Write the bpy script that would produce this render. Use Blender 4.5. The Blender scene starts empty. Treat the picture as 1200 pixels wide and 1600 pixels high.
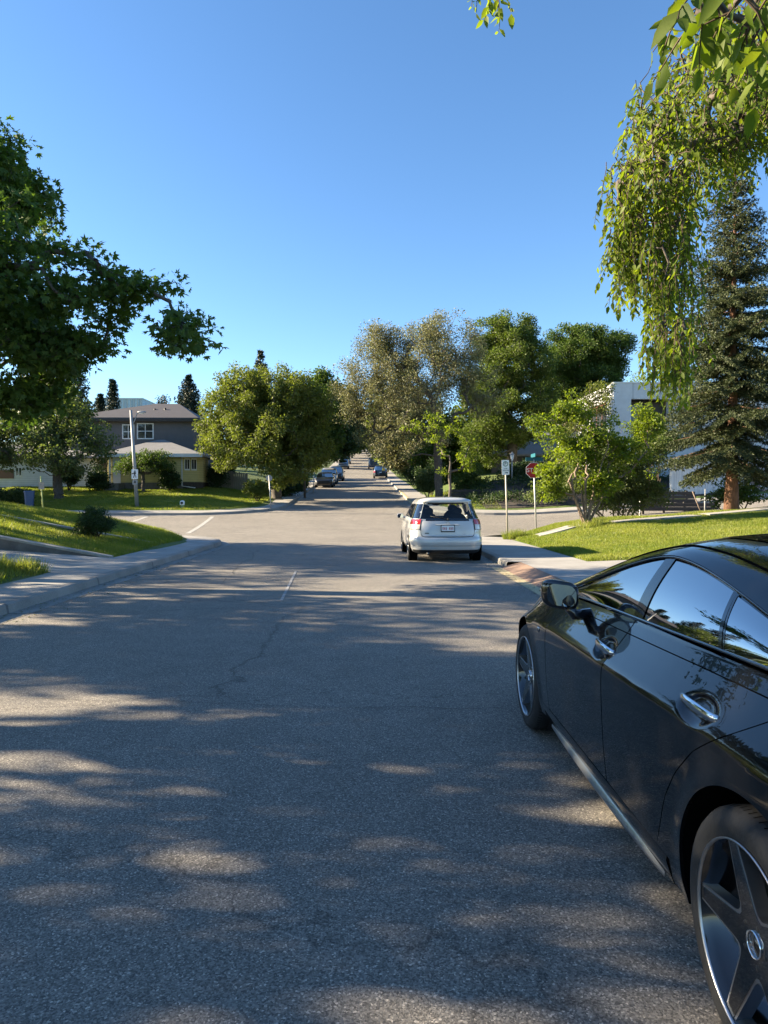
import bpy, bmesh, math, random
import numpy as np
from mathutils import Vector, Matrix
R_ = math.radians
S = bpy.context.scene
C = S.collection
random.seed(7)
# ------------------------------------------------------------------ camera
H = 1.52
F = 1067.0
cam_d = bpy.data.cameras.new('camera')
cam = bpy.data.objects.new('camera', cam_d); C.objects.link(cam)
cam.location = (0, 0, H)
PITCH, YAW, ROLL = -1.18, -1.24, 0.0
cam.rotation_euler = (R_(90 + PITCH), R_(ROLL), R_(YAW))
cam_d.sensor_fit = 'VERTICAL'; cam_d.sensor_height = 36; cam_d.lens = 36 * F / 1600
cam_d.clip_start = 0.05; cam_d.clip_end = 3000
S.camera = cam
S.render.resolution_x = 768; S.render.resolution_y = 1024
# ------------------------------------------------------------------ world and sun
SUN_EL, SUN_AZ = 22.0, 278.0      # azimuth clockwise from +Y
w = bpy.data.worlds.new('World'); S.world = w; w.use_nodes = True
nt = w.node_tree
sky = nt.nodes.new('ShaderNodeTexSky'); sky.sky_type = 'NISHITA'; sky.sun_disc = False
sky.sun_elevation = R_(SUN_EL); sky.sun_rotation = R_(SUN_AZ)
sky.altitude = 1050; sky.air_density = 1.0; sky.dust_density = 0.35; sky.ozone_density = 2.6
bg = nt.nodes['Background']; bg.inputs['Strength'].default_value = 0.066
hsv = nt.nodes.new('ShaderNodeHueSaturation'); hsv.inputs['Saturation'].default_value = 1.13
nt.links.new(sky.outputs['Color'], hsv.inputs['Color']); nt.links.new(hsv.outputs['Color'], bg.inputs['Color'])
sd = bpy.data.lights.new('sun', 'SUN'); sd.energy = 5.0; sd.angle = R_(0.5); sd.color = (1.0, 0.84, 0.60)
sun = bpy.data.objects.new('sun', sd); C.objects.link(sun)
az = R_(SUN_AZ); el = R_(SUN_EL)
SUNV = Vector((math.sin(az) * math.cos(el), math.cos(az) * math.cos(el), math.sin(el)))
sun.rotation_euler = (-SUNV).to_track_quat('-Z', 'Y').to_euler()
sun.location = SUNV * 60
S.view_settings.view_transform = 'Standard'; S.view_settings.look = 'None'
S.view_settings.exposure = 2.22; S.view_settings.gamma = 1.0; S.view_settings.use_curve_mapping = False
S.cycles.max_bounces = 8; S.cycles.transparent_max_bounces = 8
S.cycles.use_adaptive_sampling = True
S.cycles.use_denoising = True

_M = cam.rotation_euler.to_matrix()
def at(px, py, Y):
    """the world point seen at photo pixel (px, py), at world depth Y"""
    d = _M @ Vector(((px - 600) / F, -(py - 800) / F, -1))
    t = Y / d.y
    return Vector((0, 0, H)) + d * t
def atx(px, Y): return at(px, 778, Y).x
def atz(py, Y, px=600): return at(px, py, Y).z

# ------------------------------------------------------------------ materials
def new_mat(name):
    m = bpy.data.materials.new(name); m.use_nodes = True
    return m, m.node_tree, m.node_tree.nodes['Principled BSDF']
def ramp(nt, fac, stops):
    r = nt.nodes.new('ShaderNodeValToRGB')
    e = r.color_ramp.elements
    e[0].position, e[0].color = stops[0][0], (*stops[0][1], 1)
    e[1].position, e[1].color = stops[-1][0], (*stops[-1][1], 1)
    for p, c in stops[1:-1]:
        x = e.new(p); x.color = (*c, 1)
    nt.links.new(fac, r.inputs['Fac']); return r.outputs['Color']
def noise(nt, scale, detail=4, rough=0.6, coord='Object', vec=None, stretch=None):
    n = nt.nodes.new('ShaderNodeTexNoise')
    n.inputs['Scale'].default_value = scale; n.inputs['Detail'].default_value = detail; n.inputs['Roughness'].default_value = rough
    if vec is None:
        tc = nt.nodes.new('ShaderNodeTexCoord'); vec = tc.outputs[coord]
    if stretch:
        mp = nt.nodes.new('ShaderNodeMapping'); mp.inputs['Scale'].default_value = stretch
        nt.links.new(vec, mp.inputs['Vector']); vec = mp.outputs['Vector']
    nt.links.new(vec, n.inputs['Vector'])
    return n.outputs['Fac']
def bump(nt, b, height, strength, dist=0.01):
    bn = nt.nodes.new('ShaderNodeBump'); bn.inputs['Strength'].default_value = strength; bn.inputs['Distance'].default_value = dist
    nt.links.new(height, bn.inputs['Height']); nt.links.new(bn.outputs['Normal'], b.inputs['Normal'])
def mix(nt, fac, a, b, mode='MIX'):
    m = nt.nodes.new('ShaderNodeMix'); m.data_type = 'RGBA'; m.blend_type = mode
    for s, v in ((m.inputs['Factor'], fac), (m.inputs[6], a), (m.inputs[7], b)):
        if hasattr(v, 'links'): nt.links.new(v, s)
        else: s.default_value = v if isinstance(v, (int, float)) else (*v, 1)
    return m.outputs[2]
def mathn(nt, op, a, b=0.0):
    m = nt.nodes.new('ShaderNodeMath'); m.operation = op
    for s, v in ((m.inputs[0], a), (m.inputs[1], b)):
        if hasattr(v, 'links'): nt.links.new(v, s)
        else: s.default_value = v
    return m.outputs[0]
def solid(name, col, rough=0.6, metal=0.0, var=0.12, scale=6, bmp=0.0, bscale=40, spec=0.5, coat=0.0, stretch=None):
    m, nt, b = new_mat(name)
    n = noise(nt, scale, 5, stretch=stretch)
    lo = tuple(c * (1 - var) for c in col); hi = tuple(min(1, c * (1 + var)) for c in col)
    nt.links.new(ramp(nt, n, [(0.3, lo), (0.7, hi)]), b.inputs['Base Color'])
    b.inputs['Roughness'].default_value = rough; b.inputs['Metallic'].default_value = metal
    b.inputs['Specular IOR Level'].default_value = spec
    if coat: b.inputs['Coat Weight'].default_value = coat; b.inputs['Coat Roughness'].default_value = 0.02
    if bmp: bump(nt, b, noise(nt, bscale, 4), bmp)
    return m
def leaf_mat(name, cols, transl=0.4, tint=(1.15, 1.25, 0.5), rough=0.55):
    m, nt, b = new_mat(name)
    g = nt.nodes.new('ShaderNodeNewGeometry')
    n = len(cols)
    col = ramp(nt, g.outputs['Random Per Island'], [(i / (n - 1), c) for i, c in enumerate(cols)])
    big = noise(nt, 0.7, 2)
    col = mix(nt, 0.35, col, ramp(nt, big, [(0.3, tuple(c * 0.75 for c in cols[0])), (0.7, tuple(c * 1.2 for c in cols[-1]))]))
    nt.links.new(col, b.inputs['Base Color']); b.inputs['Roughness'].default_value = rough
    b.inputs['Specular IOR Level'].default_value = 0.35
    t = nt.nodes.new('ShaderNodeBsdfTranslucent')
    nt.links.new(mix(nt, 1.0, col, tint, 'MULTIPLY'), t.inputs['Color'])
    ms = nt.nodes.new('ShaderNodeMixShader'); ms.inputs[0].default_value = transl
    nt.links.new(b.outputs[0], ms.inputs[1]); nt.links.new(t.outputs[0], ms.inputs[2])
    nt.links.new(ms.outputs[0], nt.nodes['Material Output'].inputs['Surface'])
    return m

M = {}
def asphalt():
    m, nt, b = new_mat('asphalt')
    tc = nt.nodes.new('ShaderNodeTexCoord'); v = tc.outputs['Object']
    big = noise(nt, 0.35, 5, vec=v); med = noise(nt, 3.0, 6, vec=v); fine = noise(nt, 140, 3, 0.7, vec=v)
    col = ramp(nt, big, [(0.3, (0.158, 0.144, 0.126)), (0.7, (0.25, 0.228, 0.198))])
    col = mix(nt, 0.5, col, ramp(nt, med, [(0.3, (0.155, 0.142, 0.124)), (0.7, (0.235, 0.215, 0.188))]))
    vo = nt.nodes.new('ShaderNodeTexVoronoi'); vo.inputs['Scale'].default_value = 165; nt.links.new(v, vo.inputs['Vector'])
    sep = nt.nodes.new('ShaderNodeSeparateColor'); nt.links.new(vo.outputs['Color'], sep.inputs[0])
    stone = ramp(nt, sep.outputs[0], [(0.0, (0.45, 0.45, 0.46)), (0.35, (0.8, 0.8, 0.8)), (0.85, (1.35, 1.34, 1.32)), (0.96, (1.9, 1.86, 1.8)), (1.0, (3.0, 2.9, 2.8))])
    col = mix(nt, 1.0, col, stone, 'MULTIPLY')
    # long wandering cracks and sealed seams
    mp = nt.nodes.new('ShaderNodeMapping'); mp.inputs['Scale'].default_value = (0.10, 0.30, 0.3)
    dn = noise(nt, 1.6, 6, vec=v)
    ad = nt.nodes.new('ShaderNodeVectorMath'); ad.operation = 'ADD'
    cmb = nt.nodes.new('ShaderNodeCombineXYZ'); nt.links.new(dn, cmb.inputs[0]); nt.links.new(dn, cmb.inputs[1])
    nt.links.new(v, ad.inputs[0]); nt.links.new(cmb.outputs[0], ad.inputs[1]); nt.links.new(ad.outputs[0], mp.inputs['Vector'])
    ve = nt.nodes.new('ShaderNodeTexVoronoi'); ve.feature = 'DISTANCE_TO_EDGE'; ve.inputs['Scale'].default_value = 1.0
    nt.links.new(mp.outputs[0], ve.inputs['Vector'])
    crack = ramp(nt, ve.outputs['Distance'], [(0.0, (0.45, 0.45, 0.45)), (0.0022, (0.6, 0.6, 0.6)), (0.004, (1, 1, 1))])
    col = mix(nt, 0.75, col, crack, 'MULTIPLY')
    nt.links.new(col, b.inputs['Base Color'])
    b.inputs['Roughness'].default_value = 0.82; b.inputs['Specular IOR Level'].default_value = 0.35
    hh = mathn(nt, 'ADD', mathn(nt, 'MULTIPLY', sep.outputs[1], 0.6), mathn(nt, 'MULTIPLY', fine, 0.8))
    bump(nt, b, hh, 0.75, 0.006)
    return m
M['asphalt'] = asphalt()
def concrete(name, a, c, joint=1.5):
    m, nt, b = new_mat(name)
    tc = nt.nodes.new('ShaderNodeTexCoord'); v = tc.outputs['Object']
    n1 = noise(nt, 1.2, 6, vec=v); n2 = noise(nt, 60, 4, vec=v)
    col = mix(nt, 0.35, ramp(nt, n1, [(0.25, tuple(x * 0.62 for x in a)), (0.45, a), (0.7, c)]), ramp(nt, n2, [(0.3, tuple(x * 0.6 for x in a)), (0.7, tuple(x * 1.15 for x in c))]))
    sp = nt.nodes.new('ShaderNodeSeparateXYZ'); nt.links.new(v, sp.inputs[0])
    fr = mathn(nt, 'FRACT', mathn(nt, 'DIVIDE', sp.outputs[1], joint))
    ln = mathn(nt, 'LESS_THAN', fr, 0.018)
    col = mix(nt, mathn(nt, 'MULTIPLY', ln, 0.6), col, (0.05, 0.05, 0.05))
    nt.links.new(col, b.inputs['Base Color']); b.inputs['Roughness'].default_value = 0.85
    bump(nt, b, n2, 0.4, 0.004); return m
M['concrete'] = concrete('concrete', (0.27, 0.255, 0.235), (0.36, 0.345, 0.32))
M['kerbstone'] = concrete('kerbstone', (0.20, 0.19, 0.175), (0.31, 0.295, 0.27), 3.0)
M['lawn_soil'] = None
def lawn():
    m, nt, b = new_mat('lawn_ground')
    n1 = noise(nt, 0.5, 5); n2 = noise(nt, 25, 5, 0.7)
    col = mix(nt, 0.55, ramp(nt, n1, [(0.3, (0.06, 0.105, 0.012)), (0.7, (0.105, 0.155, 0.02))]),
              ramp(nt, n2, [(0.3, (0.025, 0.05, 0.008)), (0.7, (0.12, 0.165, 0.03))]))
    n3 = noise(nt, 1.4, 6, 0.7)
    col = mix(nt, ramp(nt, n3, [(0.52, (0, 0, 0)), (0.72, (0.7, 0.7, 0.7))]), col, (0.16, 0.14, 0.06))
    nt.links.new(col, b.inputs['Base Color']); b.inputs['Roughness'].default_value = 0.9
    bump(nt, b, n2, 0.8, 0.04); return m
M['ground'] = lawn()
M['grass'] = leaf_mat('grass_blades', [(0.10, 0.155, 0.012), (0.155, 0.22, 0.018), (0.21, 0.25, 0.03), (0.29, 0.27, 0.09)], 0.5, (1.3, 1.35, 0.6), 0.5)
M['paint_white'] = solid('road_paint', (0.62, 0.62, 0.6), 0.7, var=0.3, scale=18, bmp=0.2)
M['paint_yellow'] = solid('yellow_kerb_paint', (0.40, 0.33, 0.19), 0.7, var=0.3, scale=14)
M['brick_paver'] = solid('red_brown_paver', (0.22, 0.145, 0.105), 0.85, var=0.25, scale=20, bmp=0.4)
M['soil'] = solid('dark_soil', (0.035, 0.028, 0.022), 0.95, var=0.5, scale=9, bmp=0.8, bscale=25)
M['bark'] = solid('bark_grey', (0.085, 0.07, 0.058), 0.9, var=0.45, scale=9, bmp=0.8, bscale=22, stretch=(3, 3, 0.6))
M['bark_red'] = solid('bark_reddish', (0.15, 0.075, 0.045), 0.9, var=0.5, scale=9, bmp=0.8, bscale=22, stretch=(3, 3, 0.6))
M['bark_pale'] = solid('bark_pale', (0.16, 0.118, 0.088), 0.85, var=0.4, scale=12, bmp=0.5, bscale=30)
M['twig'] = solid('twig_brown', (0.07, 0.045, 0.028), 0.85, var=0.3)
M['leaf_chestnut'] = leaf_mat('chestnut_leaf', [(0.05, 0.095, 0.02), (0.075, 0.13, 0.025), (0.105, 0.16, 0.032)], 0.42)
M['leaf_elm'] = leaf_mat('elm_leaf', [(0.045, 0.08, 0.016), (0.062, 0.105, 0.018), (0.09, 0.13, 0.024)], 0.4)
M['leaf_olive'] = leaf_mat('mid_olive_leaf', [(0.065, 0.10, 0.02), (0.085, 0.125, 0.022), (0.12, 0.15, 0.03)], 0.42)
M['leaf_bright'] = leaf_mat('bright_leaf', [(0.075, 0.12, 0.014), (0.10, 0.155, 0.018), (0.16, 0.20, 0.025)], 0.55, (1.7, 1.65, 0.5))
M['leaf_willow'] = leaf_mat('olive_leaf', [(0.09, 0.115, 0.024), (0.12, 0.15, 0.028), (0.17, 0.185, 0.04)], 0.45)
M['leaf_bud'] = leaf_mat('grey_budding_leaf', [(0.15, 0.135, 0.075), (0.16, 0.17, 0.07), (0.23, 0.215, 0.14), (0.12, 0.145, 0.04)], 0.3, (1.1, 1.05, 0.7))
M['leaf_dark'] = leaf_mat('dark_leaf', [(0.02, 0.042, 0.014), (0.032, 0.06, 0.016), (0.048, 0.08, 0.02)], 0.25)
M['leaf_silver'] = leaf_mat('dusty_green_leaf', [(0.07, 0.10, 0.036), (0.095, 0.13, 0.042), (0.14, 0.165, 0.055)], 0.42)
M['needle'] = leaf_mat('blue_spruce_needle', [(0.03, 0.045, 0.016), (0.045, 0.06, 0.021), (0.075, 0.088, 0.032)], 0.12, (1, 1, 0.7))
M['needle_dark'] = leaf_mat('dark_spruce_needle', [(0.014, 0.024, 0.014), (0.02, 0.034, 0.018), (0.03, 0.045, 0.022)], 0.1, (1, 1, 0.7))
M['blossom'] = leaf_mat('pale_lilac_blossom', [(0.4, 0.33, 0.4), (0.5, 0.45, 0.5)], 0.3, (1, 1, 1))
M['steel'] = solid('galvanised_steel', (0.42, 0.42, 0.40), 0.45, 0.6, var=0.15, scale=20)
M['steel_warm'] = solid('weathered_steel_post', (0.34, 0.31, 0.25), 0.55, 0.4, var=0.2, scale=20)
M['sign_white'] = solid('sign_white', (0.78, 0.79, 0.78), 0.45, var=0.03)
M['sign_green'] = solid('sign_green', (0.01, 0.12, 0.05), 0.5, var=0.05)
M['sign_black'] = solid('sign_black', (0.012, 0.012, 0.012), 0.5, var=0.05)
M['sign_red'] = solid('sign_red', (0.40, 0.012, 0.018), 0.45, var=0.05)
M['sign_teal'] = solid('street_name_teal', (0.01, 0.10, 0.13), 0.5, var=0.05)
M['sign_yellow'] = solid('sign_yellow', (0.60, 0.50, 0.06), 0.5, var=0.05)
M['pole_grey'] = solid('grey_painted_pole', (0.27, 0.275, 0.275), 0.55, 0.2, var=0.15, scale=15)
M['pole_yellow'] = solid('yellow_green_post', (0.42, 0.45, 0.13), 0.6, var=0.1)
M['lamp_glass'] = solid('lamp_lens', (0.75, 0.75, 0.72), 0.3, var=0.03)
M['black_paint'] = None
def carpaint(name, col, metal=0.0, rough=0.3, flake=0.0):
    m, nt, b = new_mat(name)
    n = noise(nt, 2.5, 3)
    nt.links.new(ramp(nt, n, [(0.3, tuple(c * 0.94 for c in col)), (0.7, tuple(c * 1.06 for c in col))]), b.inputs['Base Color'])
    b.inputs['Metallic'].default_value = metal; b.inputs['Roughness'].default_value = rough
    b.inputs['Coat Weight'].default_value = 1.0
    dust = noise(nt, 9, 6, 0.75)
    nt.links.new(ramp(nt, dust, [(0.45, (0.008,) * 3), (0.85, (0.035,) * 3)]), b.inputs['Coat Roughness'])
    return m
M['black_paint'] = carpaint('black_car_paint', (0.004, 0.0042, 0.005), 0, 0.2)
M['black_paint'].node_tree.nodes['Principled BSDF'].inputs['Coat IOR'].default_value = 1.5
M['black_paint'].node_tree.nodes['Principled BSDF'].inputs['Specular IOR Level'].default_value = 0.08
M['white_paint'] = carpaint('pale_silver_white_paint', (0.52, 0.52, 0.51), 0.15, 0.35)
M['dark_paint'] = carpaint('dark_car_paint', (0.012, 0.013, 0.016), 0, 0.3)
M['silver_paint'] = carpaint('silver_car_paint', (0.42, 0.43, 0.45), 0.4, 0.35)
M['blue_paint'] = carpaint('blue_car_paint', (0.06, 0.09, 0.15), 0.2, 0.35)
M['grey_paint'] = carpaint('grey_car_paint', (0.16, 0.17, 0.18), 0.3, 0.35)
def glass(name, col, ior=1.6, transp=0.0):
    m, nt, b = new_mat(name)
    b.inputs['Base Color'].default_value = (*col, 1); b.inputs['Roughness'].default_value = 0.015
    b.inputs['IOR'].default_value = ior; b.inputs['Specular IOR Level'].default_value = 0.5
    if transp:
        t = nt.nodes.new('ShaderNodeBsdfTransparent'); t.inputs['Color'].default_value = (0.85, 0.88, 0.88, 1)
        gl = nt.nodes.new('ShaderNodeBsdfGlossy'); gl.inputs['Roughness'].default_value = 0.01
        lw = nt.nodes.new('ShaderNodeLayerWeight'); lw.inputs['Blend'].default_value = 0.5
        frv = mathn(nt, 'ADD', mathn(nt, 'MULTIPLY', mathn(nt, 'POWER', lw.outputs['Facing'], 4.0), 0.7), 0.06)
        ms = nt.nodes.new('ShaderNodeMixShader')
        nt.links.new(frv, ms.inputs[0]); nt.links.new(t.outputs[0], ms.inputs[1]); nt.links.new(gl.outputs[0], ms.inputs[2])
        nt.links.new(ms.outputs[0], nt.nodes['Material Output'].inputs['Surface'])
    return m
M['car_glass'] = glass('dark_car_glass', (0.004, 0.005, 0.007), 5.5)
M['clear_glass'] = glass('tinted_clear_glass', (0.02, 0.02, 0.02), 1.5, 0.5)
M['window_glass'] = glass('house_window_glass', (0.03, 0.035, 0.04), 1.6)
M['mirror_glass'] = solid('mirror_glass', (0.20, 0.23, 0.25), 0.01, 1.0, var=0.01)
M['chrome'] = solid('chrome', (0.8, 0.8, 0.82), 0.06, 1.0, var=0.02)
M['alu'] = solid('machined_aluminium', (0.50, 0.50, 0.51), 0.34, 1.0, var=0.05)
M['black_gloss'] = carpaint('gloss_black_trim', (0.006, 0.006, 0.007), 0, 0.15)
M['black_plastic'] = solid('black_plastic', (0.014, 0.014, 0.015), 0.55, var=0.1)
M['black_void'] = solid('wheel_arch_black', (0.003, 0.003, 0.003), 0.95, var=0.1, spec=0.03)
M['tyre'] = solid('tyre_rubber', (0.018, 0.018, 0.019), 0.8, var=0.25, scale=14, bmp=0.3)
M['disc'] = solid('brake_disc', (0.2, 0.19, 0.18), 0.4, 0.9, var=0.2)
M['red_lens'] = solid('red_lamp_lens', (0.38, 0.02, 0.025), 0.12, var=0.15, scale=40, coat=1.0)
M['clear_lens'] = solid('clear_lamp_lens', (0.55, 0.5, 0.45), 0.15, var=0.3, scale=50, coat=1.0)
M['seat_cloth'] = solid('grey_seat_cloth', (0.03, 0.03, 0.033), 0.9, var=0.15)
M['wall_grey'] = solid('grey_stucco', (0.125, 0.118, 0.118), 0.9, var=0.08, scale=3, bmp=0.3, bscale=60)
def siding(name, col, pitch=0.16, axis=2, dark=0.55):
    m, nt, b = new_mat(name)
    tc = nt.nodes.new('ShaderNodeTexCoord'); sp = nt.nodes.new('ShaderNodeSeparateXYZ'); nt.links.new(tc.outputs['Object'], sp.inputs[0])
    fr = mathn(nt, 'FRACT', mathn(nt, 'DIVIDE', sp.outputs[axis], pitch))
    n = noise(nt, 2.0, 4)
    base = ramp(nt, n, [(0.3, tuple(c * 0.9 for c in col)), (0.7, tuple(c * 1.06 for c in col))])
    lines = ramp(nt, fr, [(0.0, (dark,) * 3), (0.07, (dark,) * 3), (0.11, (1, 1, 1)), (1.0, (1, 1, 1))])
    nt.links.new(mix(nt, 1.0, base, lines, 'MULTIPLY'), b.inputs['Base Color']); b.inputs['Roughness'].default_value = 0.7
    bump(nt, b, fr, 0.5, 0.015); return m
M['siding_yellow'] = siding('yellow_siding', (0.55, 0.47, 0.20))
M['siding_white'] = siding('white_siding', (0.62, 0.64, 0.64))
M['panel_white'] = siding('white_vertical_panel', (0.55, 0.56, 0.57), 1.3, 0, 0.8)
M['board_white'] = siding('white_board_fence', (0.62, 0.63, 0.65), 0.45, 0, 0.8)
M['fence_wood'] = siding('weathered_fence_board', (0.26, 0.24, 0.22), 0.15, 0, 0.5)
M['corrugated'] = siding('pale_corrugated_metal', (0.50, 0.60, 0.66), 0.9, 0, 0.45)
M['brick'] = siding('brown_brick', (0.19, 0.10, 0.075), 0.09, 2, 0.7)
M['trim_white'] = solid('white_trim', (0.66, 0.67, 0.66), 0.6, var=0.04)
M['foundation'] = solid('foundation_concrete', (0.13, 0.125, 0.12), 0.9, var=0.2, bmp=0.3)
M['shingle_dark'] = siding('dark_shingle', (0.062, 0.056, 0.058), 0.2, 2, 0.75)
M['shingle_grey'] = siding('pale_grey_shingle', (0.22, 0.215, 0.215), 0.13, 2, 0.72)
M['wood_dark'] = solid('dark_timber', (0.05, 0.042, 0.036), 0.9, var=0.4, scale=5, bmp=0.4, stretch=(1, 6, 6))
M['wood_red'] = solid('red_brown_frame', (0.12, 0.035, 0.022), 0.7, var=0.15)
M['stone'] = solid('pale_stone', (0.5, 0.49, 0.47), 0.8, var=0.15)
M['bin_blue'] = solid('blue_plastic', (0.035, 0.075, 0.17), 0.5, var=0.1)
M['wall_cap'] = solid('pale_wall_cap', (0.30, 0.28, 0.24), 0.9, var=0.2, bmp=0.3)
M['retaining'] = solid('grey_retaining_block', (0.135, 0.125, 0.115), 0.9, var=0.25, scale=4, bmp=0.4)

# ------------------------------------------------------------------ object helpers
def link(o, parent=None):
    C.objects.link(o)
    if parent is not None: o.parent = parent
    return o
def tag(o, label=None, cat=None, group=None, kind=None):
    if label: o['label'] = label
    if cat: o['category'] = cat
    if group: o['group'] = group
    if kind: o['kind'] = kind
    return o
def thing(name, label, cat, loc=(0, 0, 0), rz=0.0, group=None):
    o = bpy.data.objects.new(name, None); C.objects.link(o); o.empty_display_size = 0.3
    o.location = loc; o.rotation_euler = (0, 0, rz)
    return tag(o, label, cat, group)
def mesh_np(name, V, Fc, mat, parent=None, smooth=False):
    """V (n,3), Fc (m,k) of one face size"""
    V = np.asarray(V, np.float32); Fc = np.asarray(Fc, np.int32)
    me = bpy.data.meshes.new(name)
    me.vertices.add(len(V)); me.vertices.foreach_set('co', V.ravel())
    m, k = Fc.shape
    me.loops.add(m * k); me.loops.foreach_set('vertex_index', Fc.ravel())
    me.polygons.add(m); me.polygons.foreach_set('loop_start', np.arange(0, m * k, k, dtype=np.int32))
    if smooth: me.polygons.foreach_set('use_smooth', np.ones(m, bool))
    me.update(calc_edges=True); me.validate()
    me.materials.append(mat)
    return link(bpy.data.objects.new(name, me), parent)
class MB:
    """collects shapes into one mesh"""
    def __init__(s): s.v = []; s.f = []; s.sm = []
    def add(s, vs, fs, smooth=False):
        o = len(s.v); s.v += [tuple(p) for p in vs]
        s.f += [tuple(i + o for i in f) for f in fs]; s.sm += [smooth] * len(fs); return s
    def box(s, a, b, M4=None):
        x0, y0, z0 = a; x1, y1, z1 = b
        vs = [(x0, y0, z0), (x1, y0, z0), (x1, y1, z0), (x0, y1, z0), (x0, y0, z1), (x1, y0, z1), (x1, y1, z1), (x0, y1, z1)]
        if M4 is not None: vs = [M4 @ Vector(p) for p in vs]
        return s.add(vs, [(0, 3, 2, 1), (4, 5, 6, 7), (0, 1, 5, 4), (1, 2, 6, 5), (2, 3, 7, 6), (3, 0, 4, 7)])
    def tube(s, pts, radii, n=8, cap=True):
        pts = [Vector(p) for p in pts]
        if not hasattr(radii, '__len__'): radii = [radii] * len(pts)
        vs, fs = [], []; prev = None
        for i, p in enumerate(pts):
            d = (pts[min(i + 1, len(pts) - 1)] - pts[max(i - 1, 0)])
            d = d.normalized() if d.length > 1e-9 else Vector((0, 0, 1))
            if prev is None: a = d.orthogonal().normalized()
            else:
                a = prev - d * prev.dot(d)
                a = a.normalized() if a.length > 1e-6 else d.orthogonal().normalized()
            prev = a; b = d.cross(a)
            for k in range(n):
                t = 2 * math.pi * k / n
                vs.append(p + (a * math.cos(t) + b * math.sin(t)) * radii[i])
        for i in range(len(pts) - 1):
            for k in range(n):
                k2 = (k + 1) % n
                fs.append((i * n + k, i * n + k2, (i + 1) * n + k2, (i + 1) * n + k))
        if cap: fs.append(tuple(range(n - 1, -1, -1))); fs.append(tuple((len(pts) - 1) * n + k for k in range(n)))
        return s.add(vs, fs, True)
    def lathe(s, prof, n=24, M4=None, closed=False):
        """prof: (radius, height) about Z"""
        vs, fs = [], []
        for r, z in prof:
            for k in range(n):
                t = 2 * math.pi * k / n; vs.append(Vector((r * math.cos(t), r * math.sin(t), z)))
        if M4 is not None: vs = [M4 @ p for p in vs]
        m = len(prof)
        for i in range(m if closed else m - 1):
            for k in range(n):
                k2 = (k + 1) % n; j = (i + 1) % m
                fs.append((i * n + k, i * n + k2, j * n + k2, j * n + k))
        return s.add(vs, fs, True)
    def grid(s, fn, nu, nv, smooth=True):
        vs = [fn(i / nu, j / nv) for i in range(nu + 1) for j in range(nv + 1)]
        fs = [(i * (nv + 1) + j, (i + 1) * (nv + 1) + j, (i + 1) * (nv + 1) + j + 1, i * (nv + 1) + j + 1) for i in range(nu) for j in range(nv)]
        return s.add(vs, fs, smooth)
    def prism(s, poly, depth, M4=None):
        """poly in local XZ, extruded along +Y by depth"""
        n = len(poly)
        vs = [Vector((x, 0, z)) for x, z in poly] + [Vector((x, depth, z)) for x, z in poly]
        if M4 is not None: vs = [M4 @ p for p in vs]
        fs = [tuple(range(n)), tuple(range(2 * n - 1, n - 1, -1))] + [(i, i + n, (i + 1) % n + n, (i + 1) % n) for i in range(n)]
        return s.add(vs, fs)
    def ell(s, c, r, nu=12, nv=8, M4=None):
        c = Vector(c)
        def fn(u, v):
            t = 2 * math.pi * u; p = math.pi * (v - 0.5)
            q = Vector((r[0] * math.cos(p) * math.cos(t), r[1] * math.cos(p) * math.sin(t), r[2] * math.sin(p)))
            if M4 is not None: q = M4 @ q
            return c + q
        return s.grid(fn, nu, nv)
    def build(s, name, mat, parent=None, fix=True, bevel=0.0):
        me = bpy.data.meshes.new(name); me.from_pydata(s.v, [], s.f); me.update()
        me.polygons.foreach_set('use_smooth', s.sm)
        if fix:
            bm = bmesh.new(); bm.from_mesh(me)
            bmesh.ops.remove_doubles(bm, verts=bm.verts, dist=1e-5)
            bmesh.ops.recalc_face_normals(bm, faces=bm.faces); bm.to_mesh(me); bm.free()
        me.materials.append(mat)
        o = link(bpy.data.objects.new(name, me), parent)
        if bevel:
            md = o.modifiers.new('bevel', 'BEVEL'); md.width = bevel; md.segments = 2; md.limit_method = 'ANGLE'
        return o
def copy_tree(o, parent=None):
    c = o.copy(); C.objects.link(c)
    if parent is not None: c.parent = parent
    for ch in list(o.children): copy_tree(ch, c)
    return c
def text_mesh(name, body, size, mat, parent, M4, depth=0.004, align='CENTER'):
    cu = bpy.data.curves.new(name, 'FONT'); cu.body = body; cu.size = size; cu.align_x = align; cu.align_y = 'CENTER'; cu.extrude = depth / 2
    t = bpy.data.objects.new(name, cu); C.objects.link(t)
    bpy.context.view_layer.update()
    me = bpy.data.meshes.new_from_object(t); bpy.data.objects.remove(t); bpy.data.curves.remove(cu)
    me.name = name; me.transform(M4); me.materials.clear(); me.materials.append(mat)
    return link(bpy.data.objects.new(name, me), parent)
def sstep(a, b, x):
    t = np.clip((x - a) / (b - a), 0, 1); return t * t * (3 - 2 * t)
def interp(x, pts): return float(np.interp(x, [p[0] for p in pts], [p[1] for p in pts]))
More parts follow.
